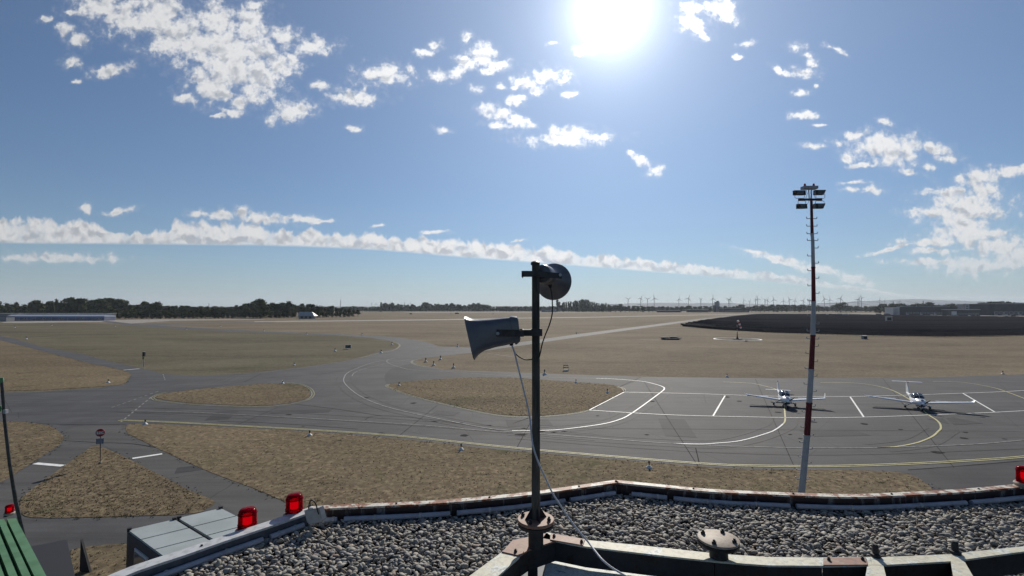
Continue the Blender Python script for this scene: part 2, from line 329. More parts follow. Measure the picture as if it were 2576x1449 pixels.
# ------------------------------------------------------------------ mesh builder
class MB:
    def __init__(s): s.v = []; s.f = []; s.mi = []; s.k = 0
    def add(s, vs, fs, k=None):
        o = len(s.v); s.v += [tuple(x) for x in vs]; s.f += [tuple(i + o for i in f) for f in fs]; s.mi += [s.k if k is None else k] * len(fs); return s
    def box(s, c, d, m=None, taper=1.0):
        x, y, z = (t / 2 for t in d); vs = []
        for sz, t in ((-1, 1), (1, taper)):
            for sx, sy in ((-1, -1), (1, -1), (1, 1), (-1, 1)): vs.append(Vector((sx * x * t, sy * y * t, sz * z)))
        vs = [(m @ v if m else v) + Vector(c) for v in vs]
        return s.add(vs, [(3, 2, 1, 0), (4, 5, 6, 7), (0, 1, 5, 4), (1, 2, 6, 5), (2, 3, 7, 6), (3, 0, 4, 7)])
    def beam(s, a, b_, w, h, up=(0, 0, 1)):
        a, b_ = Vector(a), Vector(b_); d = b_ - a
        z = Vector(up); x = d.normalized(); y = z.cross(x).normalized(); z = x.cross(y)
        m = Matrix((x, y, z)).transposed()
        return s.box((a + b_) / 2, (d.length, w, h), m)
    def tube(s, pts, r, n=8, caps=True):
        pts = [Vector(p) for p in pts]; rs = r if isinstance(r, (list, tuple)) else [r] * len(pts); vs = []; fs = []
        pu = None
        for i, p in enumerate(pts):
            t = (pts[min(i + 1, len(pts) - 1)] - pts[max(i - 1, 0)]).normalized()
            if pu is None: pu = Vector((1, 0, 0)) if abs(t.x) < .8 else Vector((0, 1, 0))
            u = (pu - t * pu.dot(t)).normalized(); w = t.cross(u); pu = u
            for k in range(n):
                a = 2 * math.pi * k / n; vs.append(p + (u * math.cos(a) + w * math.sin(a)) * rs[i])
        for i in range(len(pts) - 1):
            for k in range(n): fs.append((i * n + k, i * n + (k + 1) % n, (i + 1) * n + (k + 1) % n, (i + 1) * n + k))
        if caps: fs.append(tuple(reversed(range(n)))); fs.append(tuple(range((len(pts) - 1) * n, len(pts) * n)))
        return s.add(vs, fs)
    def lathe(s, prof, n=16, m=None, o=(0, 0, 0), caps=True):
        """prof = (radius, height) along local z"""
        vs = []; fs = []
        for r, z in prof:
            for k in range(n):
                a = 2 * math.pi * k / n; v = Vector((r * math.cos(a), r * math.sin(a), z)); vs.append((m @ v if m else v) + Vector(o))
        for i in range(len(prof) - 1):
            for k in range(n): fs.append((i * n + k, i * n + (k + 1) % n, (i + 1) * n + (k + 1) % n, (i + 1) * n + k))
        if caps: fs.append(tuple(reversed(range(n)))); fs.append(tuple(range((len(prof) - 1) * n, len(prof) * n)))
        return s.add(vs, fs)
    def prism(s, poly, z0, z1):
        """upright prism over a plan polygon (x, y); z1 may be a list"""
        n = len(poly); tri = tessellate_polygon([[Vector((p[0], p[1], 0)) for p in poly]])
        area = sum(poly[i][0] * poly[(i + 1) % n][1] - poly[(i + 1) % n][0] * poly[i][1] for i in range(n))
        vs = [(p[0], p[1], z0) for p in poly] + [(p[0], p[1], z1) for p in poly]
        def orient(t, up):
            a, b2, c = (poly[i] for i in t); cr = (b2[0] - a[0]) * (c[1] - a[1]) - (b2[1] - a[1]) * (c[0] - a[0])
            return t if (cr > 0) == up else tuple(reversed(t))
        fs = [tuple(i + n for i in orient(t, True)) for t in tri] + [orient(t, False) for t in tri]
        for i in range(n):
            j = (i + 1) % n; q = (i, j, j + n, i + n); fs.append(q if area > 0 else tuple(reversed(q)))
        return s.add(vs, fs)
    def sheet(s, poly, z):
        tri = tessellate_polygon([[Vector((p[0], p[1], 0)) for p in poly]])
        fs = []
        for t in tri:
            a, b2, c = (poly[i] for i in t); cr = (b2[0] - a[0]) * (c[1] - a[1]) - (b2[1] - a[1]) * (c[0] - a[0])
            fs.append(tuple(t) if cr > 0 else tuple(reversed(t)))
        return s.add([(p[0], p[1], z) for p in poly], fs)
    def strip(s, pts, w, z, off=0.0):
        pts = [Vector((p[0], p[1])) for p in pts]; vs = []; n = len(pts)
        for i, p in enumerate(pts):
            t = (pts[min(i + 1, n - 1)] - pts[max(i - 1, 0)]).normalized(); nn = Vector((-t.y, t.x))
            vs += [(*(p + nn * (off + w / 2)), z), (*(p + nn * (off - w / 2)), z)]
        return s.add(vs, [(2 * i, 2 * i + 1, 2 * i + 3, 2 * i + 2) for i in range(n - 1)])
    def build(s, name, m, parent=None, smooth=False, **tags):
        me = bpy.data.meshes.new(name); me.from_pydata(s.v, [], s.f)
        ms = m if isinstance(m, (list, tuple)) else [m]
        for x in ms: me.materials.append(M[x] if isinstance(x, str) else x)
        if len(ms) > 1: me.polygons.foreach_set('material_index', s.mi)
        if smooth: me.polygons.foreach_set('use_smooth', [True] * len(me.polygons))
        me.update(); o = bpy.data.objects.new(name, me); COL.objects.link(o)
        if parent is not None: o.parent = parent
        for k, v_ in tags.items(): o[k] = v_
        return o
def smooth_angle(o, deg=35):
    me = o.data
    me.polygons.foreach_set('use_smooth', [True] * len(me.polygons))
    try: me.set_sharp_from_angle(angle=R(deg))
    except Exception: pass
    return o
def thing(name, label, cat, loc=(0, 0, 0), rz=0.0, group=None):
    o = bpy.data.objects.new(name, None); COL.objects.link(o); o.location = loc; o.rotation_euler = (0, 0, rz)
    o['label'] = label; o['category'] = cat
    if group: o['group'] = group
    return o
def tag(o, label, cat, group=None):
    o['label'] = label; o['category'] = cat
    if group: o['group'] = group
    return o
def dup(o, loc=None, rz=None, scale=None, label=None, parent=None):
    c = o.copy(); COL.objects.link(c)
    if parent is not None: c.parent = parent
    if loc is not None: c.location = loc
    if rz is not None: c.rotation_euler = (0, 0, rz)
    if scale is not None: c.scale = scale
    if label: c['label'] = label
    for ch in o.children: dup(ch, parent=c)
    return c
def spline(pts, n=6):
    out = []; P_ = [Vector((*p, 0)) for p in pts]
    for i in range(len(P_) - 1):
        a = P_[max(i - 1, 0)]; b_ = P_[i]; c = P_[i + 1]; d = P_[min(i + 2, len(P_) - 1)]
        for k in range(n):
            t = k / n; v_ = .5 * ((2 * b_) + (c - a) * t + (2 * a - 5 * b_ + 4 * c - d) * t * t + (3 * b_ - a - 3 * c + d) * t ** 3)
            out.append((v_.x, v_.y))
    out.append(tuple(pts[-1])); return out
def GP(pts, n=5, z=0.0): return [G(x, y, z) for x, y in (spline(pts, n) if n > 1 else pts)]
def inpoly(x, y, poly):
    c = False; j = len(poly) - 1
    for i in range(len(poly)):
        if (poly[i][1] > y) != (poly[j][1] > y) and x < (poly[j][0] - poly[i][0]) * (y - poly[i][1]) / (poly[j][1] - poly[i][1]) + poly[i][0]: c = not c
        j = i
    return c

# ------------------------------------------------------------------ ground, fields, pavements
g = MB(); g.add([(-30000, -300, 0), (30000, -300, 0), (30000, 40000, 0), (-30000, 40000, 0)], [(0, 1, 2, 3)])
g.build('ground', 'field', kind='structure')
MB().sheet(GP([(-700, 842), (-300, 838), (0, 845), (25, 849.5), (112, 874), (212, 892), (275, 909), (362, 928), (412, 941), (500, 946), (600, 941), (769, 923), (869, 908), (944, 888), (985, 880), (1004, 870), (986, 860), (931, 850), (844, 844), (644, 836.5), (475, 829), (325, 819), (150, 812), (-400, 813)], 3), .006).build('grass_field', 'green', kind='structure')
A_PTS = [(-1500, 1015), (-300, 998), (0, 987), (100, 985), (250, 975), (312, 967), (325, 953), (330, 942), (310, 931), (240, 917), (125, 888), (62, 872), (0, 856), (-120, 838), (-300, 829), (-300, 825), (-100, 829), (0, 845), (25, 849.5), (112, 874), (212, 892), (275, 909.5), (362, 928), (412, 941), (500, 946), (600, 941), (644, 937), (769, 923), (869, 908), (916, 898), (944, 888), (975, 881), (996, 877), (1004, 870), (1000, 864.5), (986, 859), (931, 850), (844, 844), (644, 836.5), (475, 829), (325, 819), (255, 809), (268, 807), (330, 814), (429, 821), (644, 832.5), (909, 843), (994, 848), (1069, 859.5), (1106, 872), (1181, 874), (1240, 869), (1295, 863), (1450, 841), (1688, 811), (1808, 796.5), (1856, 792.6), (1870, 793.4), (1808, 798.2), (1688, 816), (1463, 847), (1288, 873), (1186, 888), (1069, 901), (1050, 906), (1044, 911), (1050, 917), (1119, 931), (1288, 937), (1500, 944.5), (1613, 948), (1932, 952), (2282, 951), (2457, 946), (2576, 942), (2900, 928), (3600, 905)]
poly = GP(A_PTS, 1) + [Vector((190, 20, 0)), Vector((190, -60, 0)), Vector((-190, -60, 0))]
MB().sheet(poly, .02).build('asphalt_apron', 'asphalt', kind='structure')
for nm, pts, m, z in (
    ('hangar_apron', [(10, 812.5), (20, 809), (240, 806), (400, 803), (640, 803), (640, 804.5), (430, 807), (330, 814), (250, 810), (60, 813)], 'concrete', .012),
    ('grass_runway', [(640, 808), (1169, 802.4), (1288, 799.6), (1500, 797), (1932, 789.0), (2576, 788.4), (2576, 789.6), (1932, 790.2), (1500, 798.4), (1288, 801.4), (1169, 804.6), (640, 811)], 'concrete', .01),
    ('taxi_strip', [(300, 818), (429, 813.6), (540, 812.2), (680, 809.8), (680, 811), (540, 814.2), (429, 817), (330, 820)], 'asphalt3', .03),
    ('far_strip', [(1005, 784.8), (1500, 784.6), (1500, 785.4), (1040, 786.2)], 'concrete', .01),
    ('dirt_track', [(1860, 787.6), (2100, 788.4), (2400, 793.0), (2576, 794.6), (2900, 797), (2900, 799), (2576, 797), (2300, 793.8), (2100, 790.0), (1932, 789.0)], 'concrete', .012),
    ('dark_taxiway', [(972, 966), (967, 948), (975, 935), (990, 926), (1035, 915), (1050, 918), (1119, 932), (1288, 938), (1500, 945), (1612, 949), (1558, 974), (1538, 967), (1438, 960), (1288, 950), (1169, 950), (1069, 955), (987, 964)], 'asphalt2', .028),
    ('dark_hardstand', [(2240, 1187), (2294, 1184), (2432, 1172), (2576, 1160), (2800, 1140), (3200, 1250), (2700, 1449), (2400, 1449), (2330, 1225), (2294, 1194)], 'asphalt2', .028),
    ('road_mouth', [(150, 1092), (175, 1080), (215, 1070), (300, 1069), (322, 1078), (322, 1092), (330, 1100), (255, 1118), (225, 1120), (165, 1112)], 'asphalt3', .028),
    ('west_road', [(160, 1108), (230, 1124), (60, 1247), (-30, 1300), (-300, 1420), (-300, 1330), (0, 1218), (100, 1152)], 'asphalt3', .026),
    ('east_road', [(255, 1116), (332, 1098), (425, 1142), (525, 1187), (644, 1232), (720, 1262), (900, 1340), (700, 1340), (545, 1266), (475, 1234), (375, 1182), (300, 1144)], 'asphalt3', .0255),
):
    MB().sheet(GP(pts, 1 if len(pts) < 8 else 2), z).build(nm, m, kind='structure')

ISL = {
 'oval': [(390, 1001), (400, 994), (425, 989), (500, 979.5), (644, 967), (700, 965.5), (750, 968), (775, 980), (780, 994), (766, 1005), (719, 1015), (644, 1020), (500, 1015.5), (425, 1008), (390, 1001)],
 'drop': [(976, 972), (987, 965), (1069, 956.5), (1169, 951), (1288, 951), (1438, 961), (1538, 968.5), (1556, 975), (1568, 985), (1480, 1030), (1438, 1039), (1363, 1046), (1288, 1045.5), (1219, 1037), (1094, 1009), (1019, 989), (985, 977), (976, 972)],
 'triangle': [(225, 1126), (250, 1124), (300, 1144), (375, 1182), (475, 1234), (538, 1262), (520, 1280), (475, 1294), (250, 1302), (100, 1304), (55, 1294), (52, 1260), (70, 1240), (125, 1199), (217, 1134), (225, 1126)],
 'west': [(-300, 1062), (0, 1061), (87, 1066), (130, 1075), (157, 1096), (157, 1110), (140, 1127), (100, 1152), (50, 1185), (0, 1215), (-200, 1300), (-300, 1300)],
 'yard': [(180, 1384), (250, 1373), (325, 1371), (460, 1375), (520, 1500), (150, 1560), (180, 1384)],
 'south': [(322, 1092), (317, 1078), (330, 1068), (420, 1069), (644, 1079), (824, 1090), (1019, 1106), (1288, 1135), (1538, 1156), (1788, 1176), (1932, 1182), (2082, 1183), (2232, 1187), (2294, 1197), (2325, 1215), (2345, 1240), (2330, 1330), (1600, 1420), (1100, 1420), (900, 1345), (706, 1259), (644, 1232), (525, 1187), (425, 1142), (322, 1092)],
 'corner': [(-700, 1012), (-300, 995), (0, 984), (100, 982), (250, 973), (310, 966), (323, 953), (328, 942), (308, 932), (238, 918.5), (125, 889.5), (62, 873.5), (0, 858), (-120, 841), (-700, 836)],
}
for k, nm in (('oval', 'oval_grass_island'), ('drop', 'teardrop_grass_island'), ('triangle', 'triangular_grass_island'), ('west', 'west_grass_verge'), ('yard', 'yard_grass'), ('south', 'long_grass_verge'), ('corner', 'corner_grass_field')):
    pts = [(x + random.uniform(-1, 1) * .5, y + random.uniform(-.25, .25)) for x, y in spline(ISL[k], 8)]
    MB().sheet([G(x, y) for x, y in pts], .045).build(nm, 'island', kind='structure')

# painted lines, each a sheet on the asphalt
LZ = .05
def line(pts, w, m, n=6, z=LZ, off=0.0, name='painted_line'):
    return MB().strip(GP(pts, n), w, z, off).build(name, m, kind='structure')
line([(1500, 952.6), (1540, 953.6), (1613, 959.5), (1650, 967.5), (1668, 974), (1671, 979), (1663, 987), (1613, 1024), (1588, 1041), (1563, 1054.5), (1513, 1068), (1413, 1081), (1350, 1084), (1288, 1084)], .2, 'white')
line([(1288, 1084), (1219, 1077), (1069, 1047), (969, 1023), (906, 997), (869, 967), (866, 949.5), (881, 934.5), (931, 914.5), (975, 905)], .17, 'worn')
line([(885, 947), (894, 937), (925, 926), (985, 912), (1040, 903)], .12, 'worn')
line([(1500, 952.6), (1288, 946.5), (1119, 935), (1040, 931), (1006, 924.5), (984, 917), (973, 910), (977, 905), (994, 901)], .16, 'worn')
line([(1570, 987), (1750, 991), (1932, 997), (2060, 998.5), (2182, 997.5), (2432, 989.5), (2576, 983), (2800, 968)], .18, 'white')
line([(1483, 1032.5), (1688, 1044.5), (1932, 1050.5), (2050, 1051.5), (2182, 1050), (2432, 1041), (2576, 1034), (2800, 1020)], .18, 'white')
line([(1483, 1032), (1570, 987)], .16, 'white', 1)
line([(1824, 996), (1794, 1047)], .2, 'white', 1); line([(2138, 998), (2173, 1050)], .2, 'white', 1); line([(2422, 990), (2502, 1037)], .2, 'white', 1)
line([(1818, 961.4), (1888, 964.5), (1932, 974), (1953, 981), (1966, 995), (1972, 1012), (1974, 1034), (1975, 1059), (1969, 1068)], .17, 'yellow')
line([(1969, 1068), (1955, 1079), (1932, 1090), (1863, 1109.5), (1800, 1116), (1763, 1118), (1690, 1116.5)], .17, 'white')
line([(2064, 963), (2157, 964.5), (2232, 978), (2282, 1002), (2310, 1022), (2332, 1042), (2360, 1061), (2367, 1077), (2359, 1087), (2344, 1099.5), (2307, 1114.5), (2257, 1124), (2207, 1127)], .18, 'yellow')
line([(2347, 960), (2419, 962), (2494, 974.5), (2537, 988), (2600, 1012)], .17, 'yellow')
line([(640, 1045.5), (844, 1057), (1069, 1071), (1219, 1084), (1358, 1092), (1688, 1116.5), (1932, 1126), (2080, 1128), (2207, 1127), (2432, 1119.5), (2576, 1108), (2800, 1088)], .14, 'worn')
line([(330, 1034), (480, 1038), (640, 1045.5)], .12, 'worn')
for off in (.16, -.16):
    line([(300, 1058), (400, 1061.5), (644, 1074.5), (844, 1086), (1019, 1099), (1288, 1127), (1538, 1149), (1788, 1168.5), (1932, 1173), (2100, 1173.5), (2282, 1168), (2432, 1160), (2576, 1150), (2800, 1128)], .13, 'yellow', off=off)
    line([(420, 988), (400, 992), (386, 999), (386, 1004), (405, 1010), (500, 1019), (644, 1024), (719, 1019), (769, 1008), (787, 995), (782, 980), (757, 967.5), (720, 963)], .13, 'yellow2', off=off)
    line([(978, 967), (973, 971), (980, 976), (1019, 991), (1094, 1012), (1219, 1040), (1288, 1049), (1363, 1049), (1438, 1042), (1483, 1033)], .13, 'yellow2', off=off)
    line([(1553, 973.5), (1566, 977), (1572, 984)], .13, 'yellow2', off=off)
    line([(985, 858), (1003, 866), (1004, 872), (990, 881), (950, 890), (905, 901)], .15, 'yellow2', off=off)
    line([(1062, 902), (1040, 907), (1036, 912), (1046, 918), (1070, 924)], .14, 'yellow2', off=off)
line([(0, 989), (100, 986.5), (250, 977)], .13, 'yellow2')
line([(650, 938.5), (769, 924.5), (869, 909.5)], .13, 'yellow2')
line([(88, 1167), (159, 1173)], .45, 'white', 1); line([(333, 1154.5), (408, 1143)], .45, 'white', 1); line([(310, 931.5), (351, 928)], .5, 'white', 1)
for (x0, y0, x1, y1, n) in ((398, 985, 275, 1028, 9), (380, 1000, 300, 1066, 9), (410, 942, 416, 958, 4)):
    d_ = MB()
    for k in range(n):
        a0, a1 = k / n, (k + .55) / n
        d_.strip([G(x0 + (x1 - x0) * t, y0 + (y1 - y0) * t) for t in (a0, a1)], .14, LZ)
    d_.build('dashed_line', 'worn', kind='structure')
for p in ([(918, 1057), (954, 1046), (1100, 1058), (1288, 1090)], [(545, 1060), (700, 1066), (900, 1080)], [(1558, 974), (1613, 949)], [(150, 1109), (250, 1114), (330, 1117), (400, 1128)], [(150, 1070), (300, 1069.5)], [(1290, 1066), (1330, 1052)], [(2284, 1183), (2432, 1172), (2576, 1160)], [(0, 1064), (200, 1069), (318, 1069)], [(700, 1012), (850, 1030), (960, 1047)], [(644, 952), (800, 942), (900, 925)], [(1750, 1128), (1760, 1170)]):
    line(p, .07, 'seam', 4, LZ - .006, name='tar_seam')
line([(1226, 889.5), (1253, 893), (1292, 899)], .5, 'concrete', 3, .055, name='gravel_strip')

# rubber traces, oil spots and repair patches on the asphalt
M['rubber'] = mat('rubber_trace', (.052, .051, .052), .8, n1=(.8, (.066, .065, .066), .4, .6, 6), spec=.2, coord='World')
M['oil'] = mat('oil_spot', (.03, .029, .028), .95, n1=(3, (.052, .051, .05), .4, .6, 6), spec=.03, coord='World')
for pts in ([(1953, 981), (1966, 995), (1972, 1012), (1974, 1034), (1975, 1059), (1955, 1079), (1863, 1109.5), (1763, 1118), (1500, 1104), (1288, 1088)], [(2207, 1127), (2307, 1114.5), (2359, 1087), (2367, 1077), (2332, 1042), (2282, 1002)], [(866, 949.5), (869, 967), (906, 997), (969, 1023), (1069, 1047), (1219, 1077)], [(300, 1030), (644, 1040), (1069, 1066), (1500, 1100)], [(1640, 966), (1671, 979), (1613, 1024), (1513, 1068), (1288, 1088)]):
    for off in (1.15, -1.25): line(pts, .28, 'rubber', 6, .036, off, 'tyre_trace')
rr = random.Random(9)
for k in range(34):
    x, y = rr.uniform(600, 2550), rr.uniform(985, 1150)
    if inpoly(x, y, ISL['drop']) or inpoly(x, y, ISL['oval']) or inpoly(x, y, ISL['south']) or y > 1040 + (x - 600) * .06 and y > 1120: continue
    p = G(x, y); n = 11; r0 = rr.uniform(.12, .45)
    MB().sheet([(p.x + math.cos(6.283 * i / n) * r0 * rr.uniform(.7, 1.3) * 1.3, p.y + math.sin(6.283 * i / n) * r0 * rr.uniform(.7, 1.3)) for i in range(n)], .0385).build('oil_stain', 'oil', kind='structure')
for (x, y, w, d, a) in ((1330, 1064, 5, 3, .1), (1700, 1075, 3, 8, -.2), (2100, 1090, 6, 2.4, .05), (760, 1035, 7, 2, .1), (560, 1045, 2.5, 5, .3), (2400, 1060, 4, 3, .2), (1120, 1040, 3.2, 2.2, -.3), (480, 1180, 2, 1.6, .5)):
    p = G(x, y); c_, s_ = math.cos(a), math.sin(a)
    MB().sheet([(p.x + u * c_ - v_ * s_, p.y + u * s_ + v_ * c_) for u, v_ in ((-w / 2, -d / 2), (w / 2, -d / 2), (w / 2, d / 2), (-w / 2, d / 2))], .034).build('asphalt_patch', 'asphalt2', kind='structure')
for p in ([(1620, 960), (1760, 1180)], [(1900, 953), (2000, 1180)], [(2220, 952), (2400, 1178)], [(1340, 1052), (1300, 1128)], [(1100, 1020), (1000, 1100)], [(700, 1025), (600, 1068)], [(1400, 1078), (2576, 1086)], [(1300, 1105), (1700, 1135), (2100, 1146), (2576, 1130)], [(0, 1010), (300, 1003), (700, 948)], [(0, 1040), (250, 1036), (640, 1055)]):
    line(p, .045, 'seam', 4, LZ - .01, name='pavement_joint')

# grass blades on the near verges and islands: real tufts, one mass
def tufts(regions, n, name):
    V = []; Fc = []; got = 0
    while got < n:
        k = random.choices(list(regions), [regions[r][1] for r in regions])[0]; pl = regions[k][0]
        xs = [p[0] for p in pl]; ys = [p[1] for p in pl]
        x = random.uniform(max(min(xs), -60), min(max(xs), 2640)); y = random.uniform(min(ys), max(ys))
        if not inpoly(x, y, pl): continue
        p = G(x, y, .04); hh = random.uniform(.02, .07) * (1.8 if random.random() < .05 else 1); got += 1
        for _ in range(4):
            a = random.uniform(0, 6.283); w = .018 + .012 * random.random(); lean = random.uniform(.2, .9) * hh
            c, s_ = math.cos(a), math.sin(a); qx, qy = p.x + random.uniform(-.07, .07), p.y + random.uniform(-.07, .07)
            i = len(V); V += [(qx - s_ * w, qy + c * w, .04), (qx + s_ * w, qy - c * w, .04), (qx + c * lean, qy + s_ * lean, .04 + hh)]; Fc.append((i, i + 1, i + 2))
    m_ = MB(); m_.v = V; m_.f = Fc; m_.mi = [0] * len(Fc)
    return m_.build(name, 'tuft', kind='stuff', label='short dry grass blades on the verges and islands', category='grass')
tufts({k: (ISL[k], w) for k, w in (('drop', 3), ('triangle', 3), ('west', 1), ('south', 7), ('oval', 1), ('corner', 1), ('yard', .5))}, 15000, 'dry_grass')

M['fringe'] = leaf('rim_growth', (.10, .092, .05))
def fringe(keys, name):
    V = []; Fc = []
    for k in keys:
        pl = spline(ISL[k], 6)
        P_ = [G(x, y, .04) for x, y in pl]
        for a, c in zip(P_, P_[1:]):
            L_ = (c - a).length
            if L_ > 40 or a.y > 130: continue
            for _ in range(int(L_ * 5)):
                t = random.random(); q_ = a.lerp(c, t) + Vector((random.gauss(0, .22), random.gauss(0, .22), 0)); hh = random.uniform(.02, .07)
                if math.sin(q_.x * .7) + math.sin(q_.y * .9 + 1) + random.uniform(-1, 1) < -.2: continue
                for _2 in range(4):
                    an = random.uniform(0, 6.283); w = random.uniform(.02, .05); le = random.uniform(.3, 1) * hh; c_, s_ = math.cos(an), math.sin(an); qx, qy = q_.x + random.uniform(-.1, .1), q_.y + random.uniform(-.1, .1)
                    i = len(V); V += [(qx - s_ * w, qy + c_ * w, .03), (qx + s_ * w, qy - c_ * w, .03), (qx + c_ * le, qy + s_ * le, .04 + hh)]; Fc.append((i, i + 1, i + 2))
    m_ = MB(); m_.v = V; m_.f = Fc; m_.mi = [0] * len(Fc)
    m_.build(name, 'fringe', kind='stuff', label='rough green-brown growth along the rims of the asphalt', category='grass')
fringe(('drop', 'triangle', 'west', 'south', 'oval', 'corner', 'yard'), 'rim_grass')
# low weedy patches lying on the verges
wd = MB(); rr = random.Random(3)
for k, n in (('south', 26), ('triangle', 6), ('drop', 12), ('west', 4), ('corner', 6)):
    xs = [p[0] for p in ISL[k]]; ys = [p[1] for p in ISL[k]]; c_ = 0
    while c_ < n:
        x, y = rr.uniform(max(min(xs), 0), min(max(xs), 2500)), rr.uniform(min(ys), max(ys))
        if not inpoly(x, y, ISL[k]): continue
        c_ += 1; p = G(x, y, .045); sx, sy = rr.uniform(.2, .9), rr.uniform(.1, .4)
        for _ in range(90):
            a = rr.uniform(0, 6.28); r_ = rr.gauss(0, .6); qx, qy = p.x + math.cos(a) * r_ * sx, p.y + math.sin(a) * r_ * sy; hh = rr.uniform(.015, .05); le = rr.uniform(.03, .1); a = rr.uniform(0, 6.28); w = .03
            wd.add([(qx - math.sin(a) * w, qy + math.cos(a) * w, .04), (qx + math.sin(a) * w, qy - math.cos(a) * w, .04), (qx + math.cos(a) * le, qy + math.sin(a) * le, .04 + hh)], [(0, 1, 2)])
wd.build('weed_patches', 'fringe', kind='stuff', label='low weedy patches scattered over the dry verges', category='weeds')

# ------------------------------------------------------------------ haze and hills
hz = MB().box((0, 6500, 145), (26000, 13800, 292)); 
hm = bpy.data.materials.new('haze_air'); hm.use_nodes = True; hn = hm.node_tree; hn.nodes.clear()
hv = hn.nodes.new('ShaderNodeVolumePrincipled'); hv.inputs['Color'].default_value = (.80, .88, 1, 1); hv.inputs['Density'].default_value = HAZE
hv.inputs['Anisotropy'].default_value = .2
ho = hn.nodes.new('ShaderNodeOutputMaterial'); hn.links.new(hv.outputs[0], ho.inputs['Volume'])
hm.cycles.homogeneous_volume = True
M['haze'] = hm
if HAZE > 0: hz.build('haze', 'haze', kind='stuff')

def ridge(name, pts, Y, base_y, depth):
    """a hill range with its own depth: crest from the list of (px, crest py)"""
    m_ = MB(); vs = []; fs = []; cr = spline(pts, 8); rows = 7; n = len(cr)
    for j in range(rows):
        t = j / (rows - 1); prof = math.sin(t * math.pi) ** .8
        for i, (px, py) in enumerate(cr):
            p = AT(px, py, Y); q = AT(px, HOR, Y)
            h = max(p.z, 3) * prof * (1 + .1 * math.sin(i * 1.7 + j * 2.1) * (0 if j == rows // 2 else 1))
            vs.append((q.x + 160 * math.sin(i * .9 + j), Y + (t - .5) * depth, h - 2))
    for j in range(rows - 1):
        for i in range(n - 1): fs.append((j * n + i, j * n + i + 1, (j + 1) * n + i + 1, (j + 1) * n + i))
    return m_.add(vs, fs).build(name, 'hill', smooth=True, kind='structure')
ridge('hills', [(1480, 772), (1545, 765), (1600, 763), (1672, 761.5), (1730, 763.5), (1800, 762), (1880, 764), (1960, 766), (2030, 767), (2090, 762), (2146, 759.5), (2200, 756.5), (2245, 755.5), (2288, 752), (2340, 754.5), (2400, 756), (2460, 758), (2520, 761), (2600, 764), (2700, 768)], 11500, 775, 1800)
ridge('hills', [(-200, 771), (200, 770), (500, 771), (860, 770.5), (1000, 771), (1250, 770), (1400, 770.5), (1560, 771)], 9500, 775, 1500)

# ------------------------------------------------------------------ trees
def crown_mesh(kind, seed):
    r = np.random.default_rng(seed); V = []; Fc = []
    lobes = []
    if kind == 'poplar': lobes = [((r.normal() * .03, r.normal() * .03, z), (.10 + .05 * math.sin(z * 3), .1, .16)) for z in np.linspace(.12, .93, 7)]
    elif kind == 'spread':
        for k in range(11):
            a = r.uniform(0, 6.28); d = r.uniform(.05, .3); z = r.uniform(.35, .86); lobes.append(((math.cos(a) * d, math.sin(a) * d, z), (r.uniform(.13, .2), r.uniform(.13, .2), r.uniform(.09, .14))))
        lobes.append(((0, 0, .62), (.25, .25, .2)))
    else:
        for k in range(10):
            a = r.uniform(0, 6.28); z = r.uniform(.14, .86); d = r.uniform(.04, .26) * (1.15 - z * .6); s = r.uniform(.12, .21)
            lobes.append(((math.cos(a) * d, math.sin(a) * d, z), (s, s, s * .8)))
        lobes.append(((0, 0, .5), (.24, .24, .36)))
    for c, s in lobes:                                       # leaf masses
        n = 46 if kind != 'poplar' else 40
        for _ in range(n):
            d = r.normal(size=3); d /= np.linalg.norm(d); q = np.array(c) + d * np.array(s) * r.uniform(.55, 1.12)
            if q[2] < .03: continue
            u = r.normal(size=3); u /= np.linalg.norm(u); w = np.cross(u, d); w /= (np.linalg.norm(w) + 1e-6); t = r.uniform(.022, .05)
            i = len(V); V += [tuple(q + u * t), tuple(q - u * t * .6 + w * t), tuple(q - u * t * .5 - w * t * .9), tuple(q + w * t * 1.1 + u * t * .5)]
            Fc += [(i, i + 1, i + 2), (i, i + 3, i + 1)]
        m_ = MB()                                            # denser heart of the lobe
        for (rr, zz_) in (): pass
        i = len(V); ns_, nr = 6, 4
        for a in range(nr + 1):
            for b2 in range(ns_):
                th = math.pi * a / nr; ph = 6.283 * b2 / ns_; k = r.uniform(.55, .82)
                V.append((c[0] + s[0] * k * math.sin(th) * math.cos(ph), c[1] + s[1] * k * math.sin(th) * math.sin(ph), c[2] + s[2] * k * math.cos(th)))
        for a in range(nr):
            for b2 in range(ns_): Fc.append((i + a * ns_ + b2, i + (a + 1) * ns_ + b2, i + (a + 1) * ns_ + (b2 + 1) % ns_, i + a * ns_ + (b2 + 1) % ns_))
    m_ = MB(); m_.v = V; m_.f = Fc; m_.mi = [0] * len(Fc); return m_
PROTO = {}
for kind, cnt in (('bushy', 5), ('spread', 4), ('poplar', 3)):
    PROTO[kind] = []
    for k in range(cnt):
        m_ = crown_mesh(kind, 10 * cnt + k)
        me = bpy.data.meshes.new('crown'); me.from_pydata(m_.v, [], m_.f); me.materials.append(M['leaf'])
        tm = MB(); tm.tube([(0, 0, -.01), (.006, 0, .25), (-.004, .004, .55), (0, 0, .8)], [.022, .016, .011, .004], 6)
        if kind != 'poplar':
            for a in range(4):
                c_, s_ = math.cos(a * 1.6 + k), math.sin(a * 1.6 + k); tm.tube([(0, 0, .28 + .06 * a), (c_ * .12, s_ * .12, .42 + .07 * a), (c_ * .2, s_ * .2, .55 + .07 * a)], [.009, .006, .002], 4)
        mt = bpy.data.meshes.new('trunk'); mt.from_pydata(tm.v, [], tm.f); mt.materials.append(M['trunk'])
        PROTO[kind].append((me, mt))
NTREE = [0]
